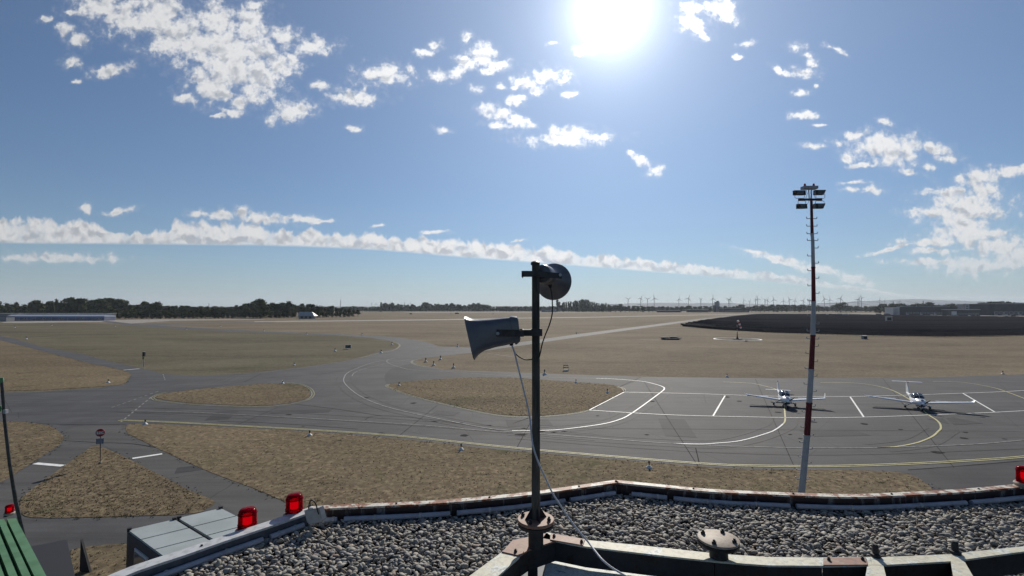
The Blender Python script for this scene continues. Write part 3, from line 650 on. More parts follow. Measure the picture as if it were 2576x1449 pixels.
SEG = [(20, 'left of the long hangar'), (110, 'behind the left half of the long hangar'), (200, 'behind the middle of the long hangar'), (270, 'behind the right end of the long hangar'), (340, 'just right of the long hangar'), (420, 'in the dark clump right of the hangar'), (520, 'by the thin mast in the wood'), (610, 'in the low middle of the left wood'), (690, 'in the high wood left of the pale shed'), (750, 'just left of the pale-roofed shed'), (810, 'around the pale-roofed shed'), (850, 'just right of the pale-roofed shed'), (880, 'in the scrub right of the pale shed'), (960, 'at the far end of the left wood scrub'),
       (1020, 'at the left end of the belt beyond the runway'), (1100, 'in the middle of the belt beyond the runway'), (1180, 'in the belt straight above the side horn'), (1260, 'in the belt above the side horn rear'), (1345, 'in the belt left of the loudspeaker post'), (1402, 'in the belt just right of the loudspeaker post'), (1450, 'in the left half of the poplar grove'), (1500, 'in the middle of the poplar grove'), (1560, 'at the right end of the poplar grove'),
       (1660, 'under the first four wind turbines'), (1790, 'left of the silo tower'), (1850, 'by the silo tower'), (1960, 'behind the solar field left of the mast'), (2060, 'close to the striped mast'), (2140, 'right of the striped mast'), (2240, 'behind the vehicle park'), (2330, 'behind the left part of the works hall'), (2410, 'behind the right part of the works hall'), (2500, 'behind the office block'), (9999, 'behind the big hall at the right edge')]
def tree(kind, loc, h, wide, label, group, far=False):
    px = CX + loc[0] / loc[1] * F; low = h < 16; wide *= 1.0 if kind == 'poplar' else 1.25
    if not low: h *= 1.05
    adj = ('narrow pointed' if kind == 'poplar' else 'broad spreading' if kind == 'spread' else ('wide rounded' if wide > 1.28 else 'dense bushy'))
    if not label.startswith('*'): label = ('low ' if low else 'tall ') + adj + {'low trees in front of the left wood': ' front-row', 'bushy trees under the poplar grove': ' understorey'}.get(group, '') + ' tree ' + next(t for lim, t in SEG if px < lim)
    label = label.lstrip('*')
    me, mt = random.choice(PROTO[kind])
    o = bpy.data.objects.new('tree', None); COL.objects.link(o); o.location = loc; o.rotation_euler = (0, 0, random.uniform(0, 6.28)); o.scale = (h * wide, h * wide, h)
    for nm, d in (('trunk', mt), ('crown', me)):
        c = bpy.data.objects.new(nm, d); COL.objects.link(c); c.parent = o
    o['label'] = label; o['category'] = 'tree'; o['group'] = group; NTREE[0] += 1
    return o
def lerp(pts, x):
    for (a, c), (b2, d) in zip(pts, pts[1:]):
        if a <= x <= b2: return c + (d - c) * (x - a) / (b2 - a)
    return pts[-1][1] if x > pts[-1][0] else pts[0][1]
LTOP = [(-200, 770), (0, 768), (28, 767), (35, 758.5), (45, 765), (62, 767), (72, 760), (90, 753.6), (104, 760), (117, 769), (130, 755), (140, 757), (150, 760), (172, 758), (183, 747), (203, 750), (212, 758), (225, 757), (237, 749.5), (262, 748.5), (283, 748), (308, 754), (320, 762), (333, 766), (367, 759.5), (385, 757), (396, 759), (405, 767), (430, 768), (529, 769), (575, 770), (610, 767), (622, 762), (640, 756), (652, 753), (666, 757), (690, 762), (729, 758), (738, 767), (751, 763), (784, 764), (816, 766), (862, 772), (905, 776)]
random.seed(21)
x = -60
while x < 905:                                             # tall back row follows the skyline of the wood
    top = lerp(LTOP, x) + random.uniform(-1.2, 1.5); Y = random.uniform(640, 720) if x < 620 else random.uniform(660, 760)
    p = AT(x, HOR, Y); h = EYE + (HOR - top) / F * Y * math.cos(0)
    k = 'bushy' if random.random() < .7 else 'spread'
    tree(k, (p.x, Y, 0), h, random.uniform(.75, 1.0), 'tall dark broadleaf tree in the back row of the wood at the edge of the field', 'tall trees of the left wood')
    x += random.uniform(8.5, 12.5)
x = 250
while x < 895:                                             # bushy front row down to the grass
    Y = 13 * F / (lerp([(0, 803), (250, 803), (430, 802), (620, 801), (760, 799), (860, 798), (900, 796)], x) - HOR) + random.uniform(0, 20)
    if not 744 < x < 800:
        p = AT(x, HOR, Y); h = random.uniform(9, 14.5) if x < 820 else random.uniform(5, 9)
        tree('bushy', (p.x, Y, -.3), h, random.uniform(1.0, 1.35), 'low dark bushy tree in the front row of the wood, its crown down to the grass', 'low trees in front of the left wood')
    x += random.uniform(8.5, 13)
for (x, top, Y, w) in ((-6, 757, 620, .5), (143, 752.5, 630, .35), (399, 757, 600, .8), (655, 752.5, 610, 1.1), (183, 746.5, 640, .9), (262, 748, 650, 1.35), (90, 753, 630, 1.0)):
    p = AT(x, HOR, Y); tree('bushy', (p.x, Y, 0), EYE + (HOR - top) / F * Y, w, {-6: '*dark slim tree cut by the left edge of the picture', 143: '*small pointed dark treetop above the hangar', 399: '*dense dark treetop right of the hangar, left of the low wood', 655: '*highest dark tree of the wood left of the pale shed', 183: '*tall treetop with a flat crest above the hangar roof', 262: '*broadest and highest dark crown right above the hangar end', 90: '*lone round dark crown above the left part of the hangar'}[x], 'tall trees of the left wood')
CTOP = [(850, 773), (885, 771), (900, 767.5), (909, 771), (950, 773), (962, 768), (967, 762), (979, 759.5), (995, 764), (1009, 765.5), (1042, 765), (1049, 770), (1060, 769), (1066, 761), (1072, 760), (1080, 763), (1095, 762.5), (1110, 766), (1125, 763), (1142, 762.5), (1158, 767), (1175, 766), (1190, 762), (1205, 761), (1225, 764), (1240, 771), (1259, 769.5), (1300, 769.5), (1350, 770), (1390, 770), (1401, 770)]
x = 862
while x < 1405:
    top = lerp(CTOP, x) + random.uniform(-.5, .8); Y = random.uniform(1690, 1840)
    p = AT(x, HOR, Y); h = EYE + (HOR - top) / F * Y
    tree('bushy' if random.random() < .8 else 'spread', (p.x, Y, 0), h, random.uniform(.85, 1.15), 'far broadleaf tree in the belt beyond the runway, left of the loudspeaker post' if x < 1340 else 'far broadleaf tree in the belt just right of the loudspeaker post', 'tree belt beyond the runway')
    x += random.uniform(6.0, 9.0)
p = AT(959, HOR, 1700); tree('poplar', (p.x, 1700, 0), EYE + (HOR - 762.5) / F * 1700, 1.0, '*single slim dark poplar at the left end of the far tree belt', 'tree belt beyond the runway')
PT = [(1403, 757.5), (1413, 762), (1430, 760), (1445, 759.5), (1462, 756), (1480, 757.5), (1496, 760.5), (1515, 763), (1538, 766)]
x = 1402.5
while x < 1540:
    tpx = lerp(PT, x) + random.uniform(-1.2, 3.5); Y = random.uniform(1640, 1720)
    p = AT(x, HOR, Y); tree('poplar', (p.x, Y, 0), EYE + (HOR - tpx) / F * Y, random.uniform(.8, 1.25), 'slim dark poplar in the tight grove right of the loudspeaker post', 'poplar grove beyond the runway')
    if random.random() < .7:
        p = AT(x + 2, HOR, Y - 25); tree('bushy', (p.x, Y - 25, 0), random.uniform(18, 26), .9, 'dark bushy tree under the poplars of the grove', 'bushy trees under the poplar grove')
    x += random.uniform(4.5, 7)
RTOP = [(1535, 767), (1548, 764), (1555, 763), (1565, 767), (1600, 769), (1655, 770), (1717, 769), (1800, 770), (1860, 770), (1905, 768), (1920, 765.8), (1960, 766), (2034, 765.5), (2046, 769), (2054, 766), (2065, 770), (2085, 769), (2100, 766), (2114, 761), (2124, 764), (2132, 769), (2170, 768.5), (2196, 772), (2214, 765), (2230, 763), (2245, 764.5), (2270, 761.5), (2288, 766), (2300, 764), (2320, 762), (2345, 759.5), (2360, 763), (2400, 764), (2440, 764), (2463, 761), (2480, 758), (2500, 757.5), (2516, 758), (2530, 756), (2545, 760), (2570, 761), (2640, 762)]
x = 1537
while x < 2600:
    top = lerp(RTOP, x) + random.uniform(-.7, .9); Y = random.uniform(1500, 1650) if x < 2200 else random.uniform(1080, 1200)
    p = AT(x, HOR, Y); h = EYE + (HOR - top) / F * Y
    lb = ('far dark tree in the low belt left of the striped mast' if x < 2030 else 'far dark tree in the belt between the striped mast and the works buildings') if x < 2200 else 'dark tree standing behind the works buildings'
    tree('bushy' if random.random() < .85 else 'spread', (p.x, Y, 0), max(h, 12), random.uniform(1.1, 1.5) if x < 2200 else random.uniform(.9, 1.3), lb, 'trees behind the right part of the field')
    x += random.uniform(10, 14)
p = AT(2114, HOR, 1400); tree('spread', (p.x, 1400, 0), EYE + 15 / F * 1400, 1.3, '*broad round dark tree standing alone below a wind turbine right of the mast', 'trees behind the right part of the field')
# far-off woods that read as one mass
wm = MB(); rr = random.Random(5)
for i in range(700):
    px = rr.uniform(-60, 2640); Y = rr.uniform(2000, 2500); p = AT(px, HOR, Y); h = rr.uniform(13, 22) if not (1560 < px < 1900) else rr.uniform(10, 16); w = rr.uniform(10, 26)
    wm.lathe([(w * .9, -1), (w, h * .45), (w * .7, h * .8), (w * .25, h)], 7, None, (p.x, Y, 0))
wm.build('distant_wood', 'wood', kind='stuff', label='low distant woods along the horizon', category='woods')

# ------------------------------------------------------------------ wind turbines
tb = MB().tube([(0, 0, 0), (0, 0, 100)], [3.4, 2.1], 8); hub = MB().tube([(0, 3.5, 101), (0, -4.5, 101)], [1.8, 1.6], 8)
bl = MB(); bl.add([(-1.0, -5.2, 0), (1.3, -5.2, 0), (1.7, -5.2, 9), (.3, -5.2, 41), (-.3, -5.2, 41), (-1.1, -5.2, 9), (-1.0, -5.6, 0), (1.3, -5.6, 0), (1.5, -5.5, 9), (.2, -5.35, 41)], [(0, 1, 2, 5), (5, 2, 3, 4), (6, 0, 5), (1, 7, 8, 2), (2, 8, 9, 3), (7, 6, 5, 8), (8, 5, 4, 9)])
TM = []
for m_, nm in ((tb, 'tower'), (hub, 'nacelle'), (bl, 'blade')):
    me = bpy.data.meshes.new(nm); me.from_pydata(m_.v, [], m_.f); me.materials.append(M['turb']); TM.append((nm, me))
TUR = [(1580, 753, 60), (1612, 750.3, 25), (1629, 752.5, 60), (1646, 750.5, -12), (1708, 752.5, 0), (1732, 751, 20), (1763, 753.6, 60), (1793, 750.5, 0), (1833, 753.6, 58), (1836.5, 754, 20), (1871, 756, -20), (1886, 757.5, 25), (1901, 752, 3), (1906, 752, -15), (1924.5, 754.5, 55), (1931, 756, 15), (1946, 753.7, -10), (1971, 757, 0), (1986, 753.7, -25), (2000, 756.3, 5), (2021, 756.2, 30), (2036.5, 754.5, -22), (2074, 752, -20), (2088, 754.5, -8), (2115, 751, 22), (2158, 752.8, 10), (2161, 752.5, 25), (2167.5, 749.5, -35), (934.5, 764, 20), (946, 764, 4), (1017, 762, 30), (1033, 763, 0), (2213, 755, 0), (2225, 756, 15), (2264, 757.5, 0)]
names = {0: 'leftmost large', 1: 'second large', 2: 'third large', 3: 'fourth large'}
for i, (px, hy, rot) in enumerate(TUR):
    Y = 88 * F / (HOR - hy); Y = min(Y, 7200); p = AT(px, HOR, Y); sc = (EYE + (HOR - hy) / F * Y) / 101
    lab = ('%s wind turbine above the trees right of the poplar grove' % names[i]) if i < 4 else ('small hazy wind turbine on the horizon left of the loudspeaker post' if px < 1100 else 'hazy white wind turbine in the row left of the striped mast' if px < 2040 else 'hazy white wind turbine right of the striped mast in front of the hills')
    o = thing('wind_turbine', lab, 'wind turbine', (p.x, Y, 0), random.uniform(-.5, .5), 'wind turbines on the horizon'); o.scale = (sc, sc, sc)
    for nm, me in TM[:2]:
        c = bpy.data.objects.new(nm, me); COL.objects.link(c); c.parent = o
    for k in range(3):
        c = bpy.data.objects.new('blade', TM[2][1]); COL.objects.link(c); c.parent = o; c.location = (0, 0, 101); c.rotation_euler = (0, R(rot + 120 * k), 0); c.scale = (2.0, 1, 1.0)

# ------------------------------------------------------------------ far buildings
def windows(root, x0, x1, z0, z1, n, y, fr='frame', rows=1):
    for r_ in range(rows):
        for k in range(n):
            w = (x1 - x0) / n; cx = x0 + w * (k + .5); zz0 = z0 + (z1 - z0) * r_ / rows; zz1 = z0 + (z1 - z0) * (r_ + .72) / rows
            wf = MB(); wf.box((cx, y - .08, (zz0 + zz1) / 2), (w * .8, .16, zz1 - zz0)); wf = wf.build('window', fr, root)
            MB().box((cx, y - .19, (zz0 + zz1) / 2), (w * .66, .06, (zz1 - zz0) * .78)).build('pane', 'window', wf)
def D2(px, Y): return (px - CX) / F * Y                    # x at forward distance
# long hangar at the far left
Y = 500; hx0, hx1 = D2(20, Y), D2(264, Y); hr = thing('hangar', 'long low blue-grey hangar in front of the left wood', 'hangar', ((hx0 + hx1) / 2, Y, 0)); L_ = (hx1 - hx0) / 2
MB().box((0, 7, 1.9), (2 * L_, 14, 3.8)).build('wall', 'hangar', hr)
rf = MB(); N = 7
prof = [(-.3 + 7.3 * (1 - math.cos(math.pi / 2 * k / N)), 3.8 + 2.2 * math.sin(math.pi / 2 * k / N)) for k in range(N + 1)] + [(14.3 - 7.3 * (1 - math.cos(math.pi / 2 * k / N)), 3.8 + 2.2 * math.sin(math.pi / 2 * k / N)) for k in range(N - 1, -1, -1)]
vs = [(-L_ - .4, a, c) for a, c in prof] + [(L_ + .2, a, c) for a, c in prof]; n = len(prof)
rf.add(vs, [(i, i + 1, i + 1 + n, i + n) for i in range(n - 1)] + [tuple(range(n)), tuple(reversed(range(n, 2 * n)))]).build('roof', 'hroof', hr)
for k in range(5):
    for s_ in (-1.3, 1.3): 
        cx = -L_ + (k + .93) * (2 * L_ / 5.05) * .97 + s_; wf = MB().box((cx, -.06, 2.2), (1.9, .14, 1.4)).build('window', 'frame', hr); MB().box((cx, -.15, 2.2), (1.5, .06, 1.0)).build('pane', 'dark', wf)
for k in range(12): MB().box((-L_ + (k + .5) * L_ / 6, -.05, 1.85), (.16, .12, 3.6)).build('door_rail', 'hroof', hr)
b2 = thing('hangar', 'second hangar roof just behind the long blue-grey hangar', 'hangar', (D2(80, 540), 540, 0)); MB().box((20, 6, 3), (130, 12, 6)).build('wall', 'bgrey', b2); MB().box((20, 6, 6.9), (131, 13, .5)).build('roof', 'hroof', b2)
b2 = thing('shed', 'grey shed at the left end of the long hangar', 'shed', (D2(-8, 470), 470, 0)); MB().box((0, 4, 2.3), (20, 8, 4.6)).build('wall', 'bgrey', b2); MB().box((0, 4, 4.75), (20.6, 8.6, .3)).build('roof', 'bwall', b2)
# pale-roofed shed in the wood
Y = 585; b2 = thing('shed', 'low shed with a pale sloping metal roof at the foot of the wood', 'shed', (D2(770, Y), Y, 0)); w = D2(770 + 20, Y) - D2(770, Y)
MB().box((0, 5, 1.9), (2 * w - 2, 10, 3.8)).build('wall', 'bgrey', b2)
MB().add([(-w, -.8, 3.4), (w + 1, -.8, 3.4), (w - 4, 5, 8.4), (-w, 5, 8.4), (-w, 10.8, 3.4), (w + 1, 10.8, 3.4)], [(0, 1, 2, 3), (3, 2, 5, 4), (1, 5, 2), (0, 3, 4)]).build('roof', 'roofmet', b2)
for k in range(3): MB().box((-w + 5 + k * 5, -.05, 1.7), (3, .12, 2.6)).build('door', 'bwall', b2)
# chimney masts
for px, ty, Y, lab in ((857, 753.3, 1500, 'tall thin white chimney rising above the trees left of the small turbines'), (526, 762, 700, 'thin dark mast poking out of the left wood'), (2246.5, 758, 1300, 'thin mast behind the works buildings'), (2322, 757, 1300, 'short dark mast behind the works buildings')):
    o = MB().tube([(0, 0, 0), (0, 0, EYE + (HOR - ty) / F * Y)], [1.1 if Y > 1000 else .35, .8 if Y > 1000 else .25], 8).build('chimney', 'bwhite' if px == 857 else 'bwall'); o.location = (D2(px, Y), Y, 0); tag(o, lab, 'chimney')
# works buildings on the right, Y about 950
def block(name, label, cat, px0, px1, ytop, Y, depth, wall, roof, yb=None):
    x0, x1 = D2(px0, Y), D2(px1, Y); h = EYE + (HOR - ytop) / F * Y
    o = thing(name, label, cat, ((x0 + x1) / 2, Y, 0)); w = (x1 - x0)
    MB().box((0, depth / 2, h / 2 - .25), (w, depth, h - .5)).build('wall', wall, o)
    MB().box((0, depth / 2, h - .2), (w + 1, depth + 1, .55)).build('roof', roof, o)
    return o, w, h
o, w, h = block('works_hall', 'long dark works hall with three pale roof strips right of the white-fronted hall', 'factory', 2262, 2408, 772.0, 905, 26, 'bwall', 'bwall')
for k in range(3): MB().box((-w / 2 + w * (.14 + .31 * k), 6, h + .35), (w * .23, 9, .5)).build('roof_light', 'broof', o)
windows(o, -w * .4, w * .45, 2.5, 6.5, 7, 0, 'bgrey')
for k in range(4): MB().box((-w / 2 + w * (.13 + .24 * k), -.06, 2.4), (5, .14, 4.8)).build('loading_door', 'bgrey', o)
o, w, h = block('white_fronted_hall', 'small hall with a bright white ribbed front at the left end of the works', 'factory', 2246, 2262, 773.0, 880, 20, 'bwhite', 'broof')
for k in range(5): MB().box((-w / 2 + w * (.1 + .2 * k), -.1, h / 2 - .6), (w * .1, .22, h - 2)).build('rib', 'bgrey', o)
o, w, h = block('flat_roofed_workshop', 'low workshop with overhanging pale flat roof and a white box at its left end', 'factory', 2392, 2464, 778.6, 800, 18, 'bwall', 'broof')
windows(o, -w * .3, w * .45, 1.5, 6.0, 8, 0, 'bgrey'); MB().box((-w / 2 + 3.4, -1.2, 3.9), (6.6, 2.2, 7.2)).build('white_box', 'bwhite', o)
o, w, h = block('office_block', 'grey two-storey office block with window bands behind the workshop', 'office building', 2424, 2492, 765.0, 960, 16, 'bgrey', 'broof')
windows(o, -w * .46, w * .46, 10.5, 20, 6, 0, 'frame', 2)
o, w, h = block('big_hall', 'large dark flat-roofed hall at the right edge of the picture', 'factory', 2492, 2660, 763.8, 850, 40, 'bwall', 'broof')
windows(o, -w * .46, w * .2, 2, 9, 9, 0, 'bgrey'); MB().box((w * .1, 12, h + 1.0), (w * .2, 8, 1.6)).build('roof_unit', 'bgrey', o)
for k in range(4): MB().box((-w / 2 + 8 + k * 14, -.06, 3), (6, .14, 6)).build('loading_door', 'bgrey', o)
o, w, h = block('hall', 'far hall with a long white roof left of the mast', 'factory', 1819, 1884, 775.6, 1500, 30, 'bwall', 'bwhite')
windows(o, -w * .45, w * .45, 1.5, 7, 9, 0, 'bgrey')
o, w, h = block('hall', 'very low far shed with a white roof line left of the tower silo', 'factory', 1733, 1782, 778.3, 1500, 20, 'bwall', 'bwhite')
o, w, h = block('low_shed', 'low white sheds by the far tree belt right of the poplars', 'shed', 1656, 1712, 780.4, 1480, 20, 'bwall', 'bwhite')
o, w, h = block('silo_tower', 'pale grain silo tower standing above the far belt of trees', 'silo', 1801, 1810, 759.5, 1560, 12, 'bgrey', 'bwall'); MB().box((1.5, 5, h + 1.6), (5, 6, 3.2)).build('lift_head', 'bwall', o); MB().box((-w / 2 - 3, 6, h * .33), (6, 9, h * .66)).build('side_bin', 'bwall', o)
o, w, h = block('trapezoid_hall', 'dark hall with a sloping-sided roof above the far trees', 'factory', 1858, 1873, 769, 1560, 20, 'bwall', 'bwall'); MB().box((0, 10, h + 1.8), (w * 1.25, 22, 4.2), None, .62).build('roof_hood', 'bwall', o)
o, w, h = block('farm_buildings', 'small farm building half hidden behind the loudspeaker post', 'farm building', 1362, 1400, 778, 1560, 15, 'bgrey', 'bwall'); windows(o, -w * .4, w * .4, 1, 5, 5, 0, 'frame')
# parked vehicles and clutter before the works
def car_protos():
    out = []
    for kind, (l, hh, w) in (('car', (4.4, 1.45, 1.8)), ('van', (5.4, 2.4, 2.0)), ('lorry', (8.5, 3.3, 2.5))):
        b_ = MB(); z1 = hh * .55
        if kind == 'car':
            pr = [(-l / 2, .35), (-l / 2, .8), (-l * .38, .86), (-l * .22, 1.43), (l * .2, 1.45), (l * .36, .92), (l / 2, .82), (l / 2, .35)]
        elif kind == 'van': pr = [(-l / 2, .35), (-l / 2, 2.35), (l * .22, 2.4), (l * .36, 1.3), (l / 2, 1.05), (l / 2, .35)]
        else: pr = [(-l / 2, .8), (-l / 2, 3.3), (l * .22, 3.3), (l * .23, 2.6), (l * .43, 2.6), (l / 2, 1.7), (l / 2, .5), (-l / 2, .6)]
        n = len(pr); b_.add([(a, -w / 2, c) for a, c in pr] + [(a, w / 2, c) for a, c in pr], [tuple(range(n)), tuple(reversed(range(n, 2 * n)))] + [(i, i + n, (i + 1) % n + n, (i + 1) % n) for i in range(n)])
        wd = MB().box((0 if kind == 'car' else l * .25, 0, hh * .78), (l * (.38 if kind == 'car' else .16), w + .04, hh * .22)); wh = MB()
        for a in (-l * .3, l * .3): wh.tube([(a, -w / 2 - .03, .33), (a, w / 2 + .03, .33)], .34, 10)
        out.append((kind, b_, wd, wh))
    return out
CP = {k: (a, b_, c) for k, a, b_, c in car_protos()}
CM = {}
for k, (a, b_, c) in CP.items():
    CM[k] = []
    for nm, m_ in (('window', b_), ('wheel', c)):
        me = bpy.data.meshes.new(nm); me.from_pydata(m_.v, [], m_.f); me.materials.append(M['glass' if nm == 'window' else 'tyre']); CM[k].append((nm, me))
    for colname in ('bwhite', 'bwall', 'bgrey'):
        me = bpy.data.meshes.new('body'); me.from_pydata(a.v, [], a.f); me.materials.append(M[colname]); CM[(k, colname)] = me
def vehicle(kind, colname, x, y, rz, label, group=None):
    o = thing('parked_' + kind, label, kind, (x, y, 0), rz, group)
    for nm, me in [('body', CM[(kind, colname)])] + CM[kind]:
        c = bpy.data.objects.new(nm, me); COL.objects.link(c); c.parent = o
random.seed(4)
for k in range(34):
    px = random.uniform(2070, 2245) if k < 20 else random.uniform(2266, 2560); Y = random.uniform(835, 870) if k < 20 else random.uniform(790, 800)
    if k >= 20 and px > 2385: Y = 772
    kd = random.choice(['car', 'car', 'van', 'lorry']); cn = random.choice(['bwhite', 'bwall', 'bwall', 'bgrey'])
    vehicle(kd, cn, D2(px, Y), Y, random.uniform(-.3, .3), {'bwhite': 'white', 'bwall': 'dark', 'bgrey': 'grey'}[cn] + ' ' + kd + (' in the vehicle park left of the white-fronted hall' if k < 20 else ' parked along the front of the works halls'), 'vehicles parked at the works')
# aircraft and things far out on the field
for px, Y, cn, lab, kd in ((1034, 1000, 'bwall', 'dark upright box van far out on the grass runway', 'van'), (1134, 1050, 'bwhite', 'white car beside a dark vehicle far out on the field', 'car'), (1150, 1050, 'bwall', 'dark low vehicle far out on the field left of the horn', 'lorry'), (1240, 1080, 'bwhite', 'small white car on the far runway left of the post', 'car')):
    vehicle(kd, cn, D2(px, Y), Y, .1, lab)

# ------------------------------------------------------------------ solar field
FR = [(1690, 819), (1713, 821.5), (1800, 830), (1932, 838), (2107, 843), (2250, 846.5), (2357, 848), (2480, 846.5), (2576, 844.5), (2900, 836)]
BK = [(1690, 795), (1860, 792.6), (1932, 790.2), (2100, 791.4), (2250, 794), (2400, 796.6), (2576, 799), (2900, 802)]
LB = [(1500, 1713), (350, 1713), (420, 1740), (510, 1775), (620, 1805), (780, 1846), (900, 1868), (1000, 1895), (1100, 1932)]
LBn = [(330, 1713), (352, 1720), (420, 1755), (500, 1790), (600, 1822), (700, 1848), (800, 1872), (900, 1892), (1000, 1915), (1100, 1950)]
zf = lambda px: 13 * F / (lerp(FR, px) - HOR)
zb = lambda px: 13 * F / (lerp(BK, px) - HOR)
for k in range(88):
    step = 8.6 * k; px = None; t = 1705
    # left end follows a stepped boundary
    while t < 2900 and not (t >= lerp(LBn, zf(t) + (k // 3) * 3 * 8.6) and zf(t) + step < zb(t)): t += 6
    if t > 2850: continue
    pts = []; x = t
    while x <= 2900 and zf(x) + step < zb(x):
        Yk = zf(x) + step; pts.append((D2(x, Yk), Yk)); x += 30
    if len(pts) < 2: continue
    o = thing('solar_panel_row', 'nearest row of dark solar panels along the front edge of the solar field' if k == 0 else 'row of dark solar panels inside the solar field', 'solar panels', (0, 0, 0), 0, None if k == 0 else 'rows of solar panels in the solar field')
    tbm = MB(); vs = []; fs = []
    for i, (x_, y_) in enumerate(pts): vs += [(x_, y_, .45), (x_, y_ + 4.6, 1.75 + .12 * math.sin(k * 2.3)), (x_, y_ + .03, .38), (x_, y_ + 4.6, 1.68 + .12 * math.sin(k * 2.3))]
    for i in range(len(pts) - 1): a = 4 * i; fs += [(a, a + 4, a + 5, a + 1), (a + 2, a + 3, a + 7, a + 6), (a, a + 2, a + 6, a + 4), (a + 1, a + 5, a + 7, a + 3)]
    e = 4 * (len(pts) - 1); fs += [(0, 1, 3, 2), (e, e + 2, e + 3, e + 1)]
    tbm.add(vs, fs).build('panel_table', 'solar', o)
    fm = MB(); L_ = 0
    for i in range(len(pts) - 1):
        (xa, ya), (xb, yb) = pts[i], pts[i + 1]
        if k < 5: fm.beam((xa, ya + 4.7, 1.82 + .12 * math.sin(k * 2.3)), (xb, yb + 4.7, 1.82 + .12 * math.sin(k * 2.3)), .08, .1)
        if k < 1: fm.beam((xa, ya - .04, .38), (xb, yb - .04, .38), .06, .1)
        sp_ = 4.5 if k < 3 else 14; nn = max(1, int(math.hypot(xb - xa, yb - ya) / sp_))
        for j in range(nn):
            t_ = j / nn; x_, y_ = xa + (xb - xa) * t_, ya + (yb - ya) * t_
            fm.box((x_, y_ + .8, .28), (.12, .12, .56)); fm.box((x_, y_ + 4.2, .78), (.12, .12, 1.56))
    fm.build('support_frame', 'steel', o, kind='stuff')
for px, py, w, lab in ((2233, 812, 13, 'small pale transformer cabin among the solar panels'), (2169, 852.5, 9, 'small open-fronted hut at the near edge of the solar field')):
    Yc = 13 * F / (py - HOR); s_ = w / F * Yc
    o = thing('equipment_hut', lab, 'hut', (D2(px, Yc), Yc - 1, 0)); z_ = s_ * .42
    MB().box((0, .5, z_ + (1.6 if px > 2200 else 0)), (s_ * 1.1, 1.4, z_ * 2)).build('wall', 'bwhite' if px > 2200 else 'bgrey', o); MB().box((0, .4, 2 * z_ + .12 + (1.6 if px > 2200 else 0)), (s_ * 1.3, 1.9, .2)).build('roof', 'bwhite', o)
    MB().box((0, -.24, z_ + (1.6 if px > 2200 else 0)), (s_ * .85, .06, z_ * 1.4)).build('door', 'dark', o)
# concrete plates of the signal area
Yc = 13 * F / (854 - HOR)
o = thing('concrete_slabs', 'low stack of pale concrete slabs on the grass left of the windsock', 'slabs', (D2(1688, Yc), Yc, 0))
for (dx, dy, w, d, z) in ((-2.6, .5, 3.6, 2.6, .95), (.9, .6, 3.2, 2.2, 1.15), (.2, -1.0, 6.2, 2.0, .55), (1.8, 0, 3.6, 1.6, .8), (-2.9, -.6, 2.4, 1.6, .35)):
    MB().box((dx, dy, z), (w, d, .22)).build('slab', 'concrete', o); MB().box((dx, dy, (z - .12) / 2), (w * .7, d * .6, max(z - .12, .1))).build('plinth', 'dark', o)
MB().tube([(3.9, 0, 0), (3.9, 0, 1.5)], .07, 6).build('stake', 'alu', o)
line([(1610, 853.5), (1640, 855.2), (1662, 854.6)], .9, 'concrete', 2, .03, name='bare_strip')
line([(1712, 853.6), (1745, 852.2), (1775, 851.2)], .6, 'island', 2, .03, name='bare_strip')

# ------------------------------------------------------------------ windsock in its white ring
Yc = 13 * F / (853.5 - HOR); cx = D2(1853, Yc)
rg = MB(); 
vs = []; fs = []
for k in range(64):
    a = 2 * math.pi * k / 64
    for r_, z in ((8.5, .05), (8.6, .14), (9.2, .14), (9.3, .05)): vs.append((r_ * math.cos(a), r_ * math.sin(a), z))
for k in range(64):
    for j in range(3): fs.append((k * 4 + j, k * 4 + j + 1, (k + 1) % 64 * 4 + j + 1, (k + 1) % 64 * 4 + j))
o = rg.add(vs, fs).build('white_ring', 'bwhite'); o.location = (cx, Yc, 0); tag(o, 'white painted ring on the grass round the windsock', 'ground marking')
o = thing('windsock', 'limp red and white windsock on its pole before the solar field', 'windsock', (cx, Yc, 0))
MB().lathe([(.7, 0), (.45, .5), (.2, 1.4), (.11, 3)], 10).build('mast_foot', 'dark', o)
for k in range(7): MB().tube([(0, 0, 1.2 + k * 1.0), (0, 0, 2.2 + k * 1.0)], .11, 8).build('pole_section', 'mwhite' if k % 2 == 0 else 'mred', o)
MB().lathe([(.5, 8.2), (.5, 8.4), (.25, 8.7)], 10).build('lamp_head', 'dark', o); MB().box((0, 0, .15), (3.4, 1.4, .3)).build('base_slab', 'dark', o)
pts = [(.3, 0, 7.8), (.6, 0, 7.2), (.9, 0, 6.6), (1.15, 0, 5.9), (1.4, 0, 5.2), (1.55, 0, 4.6)]
for k in range(5): MB().tube([pts[k], pts[k + 1]], [.48 - k * .03, .45 - k * .03], 10).build('sock_band', 'sockw' if k % 2 == 0 else 'sock', o)

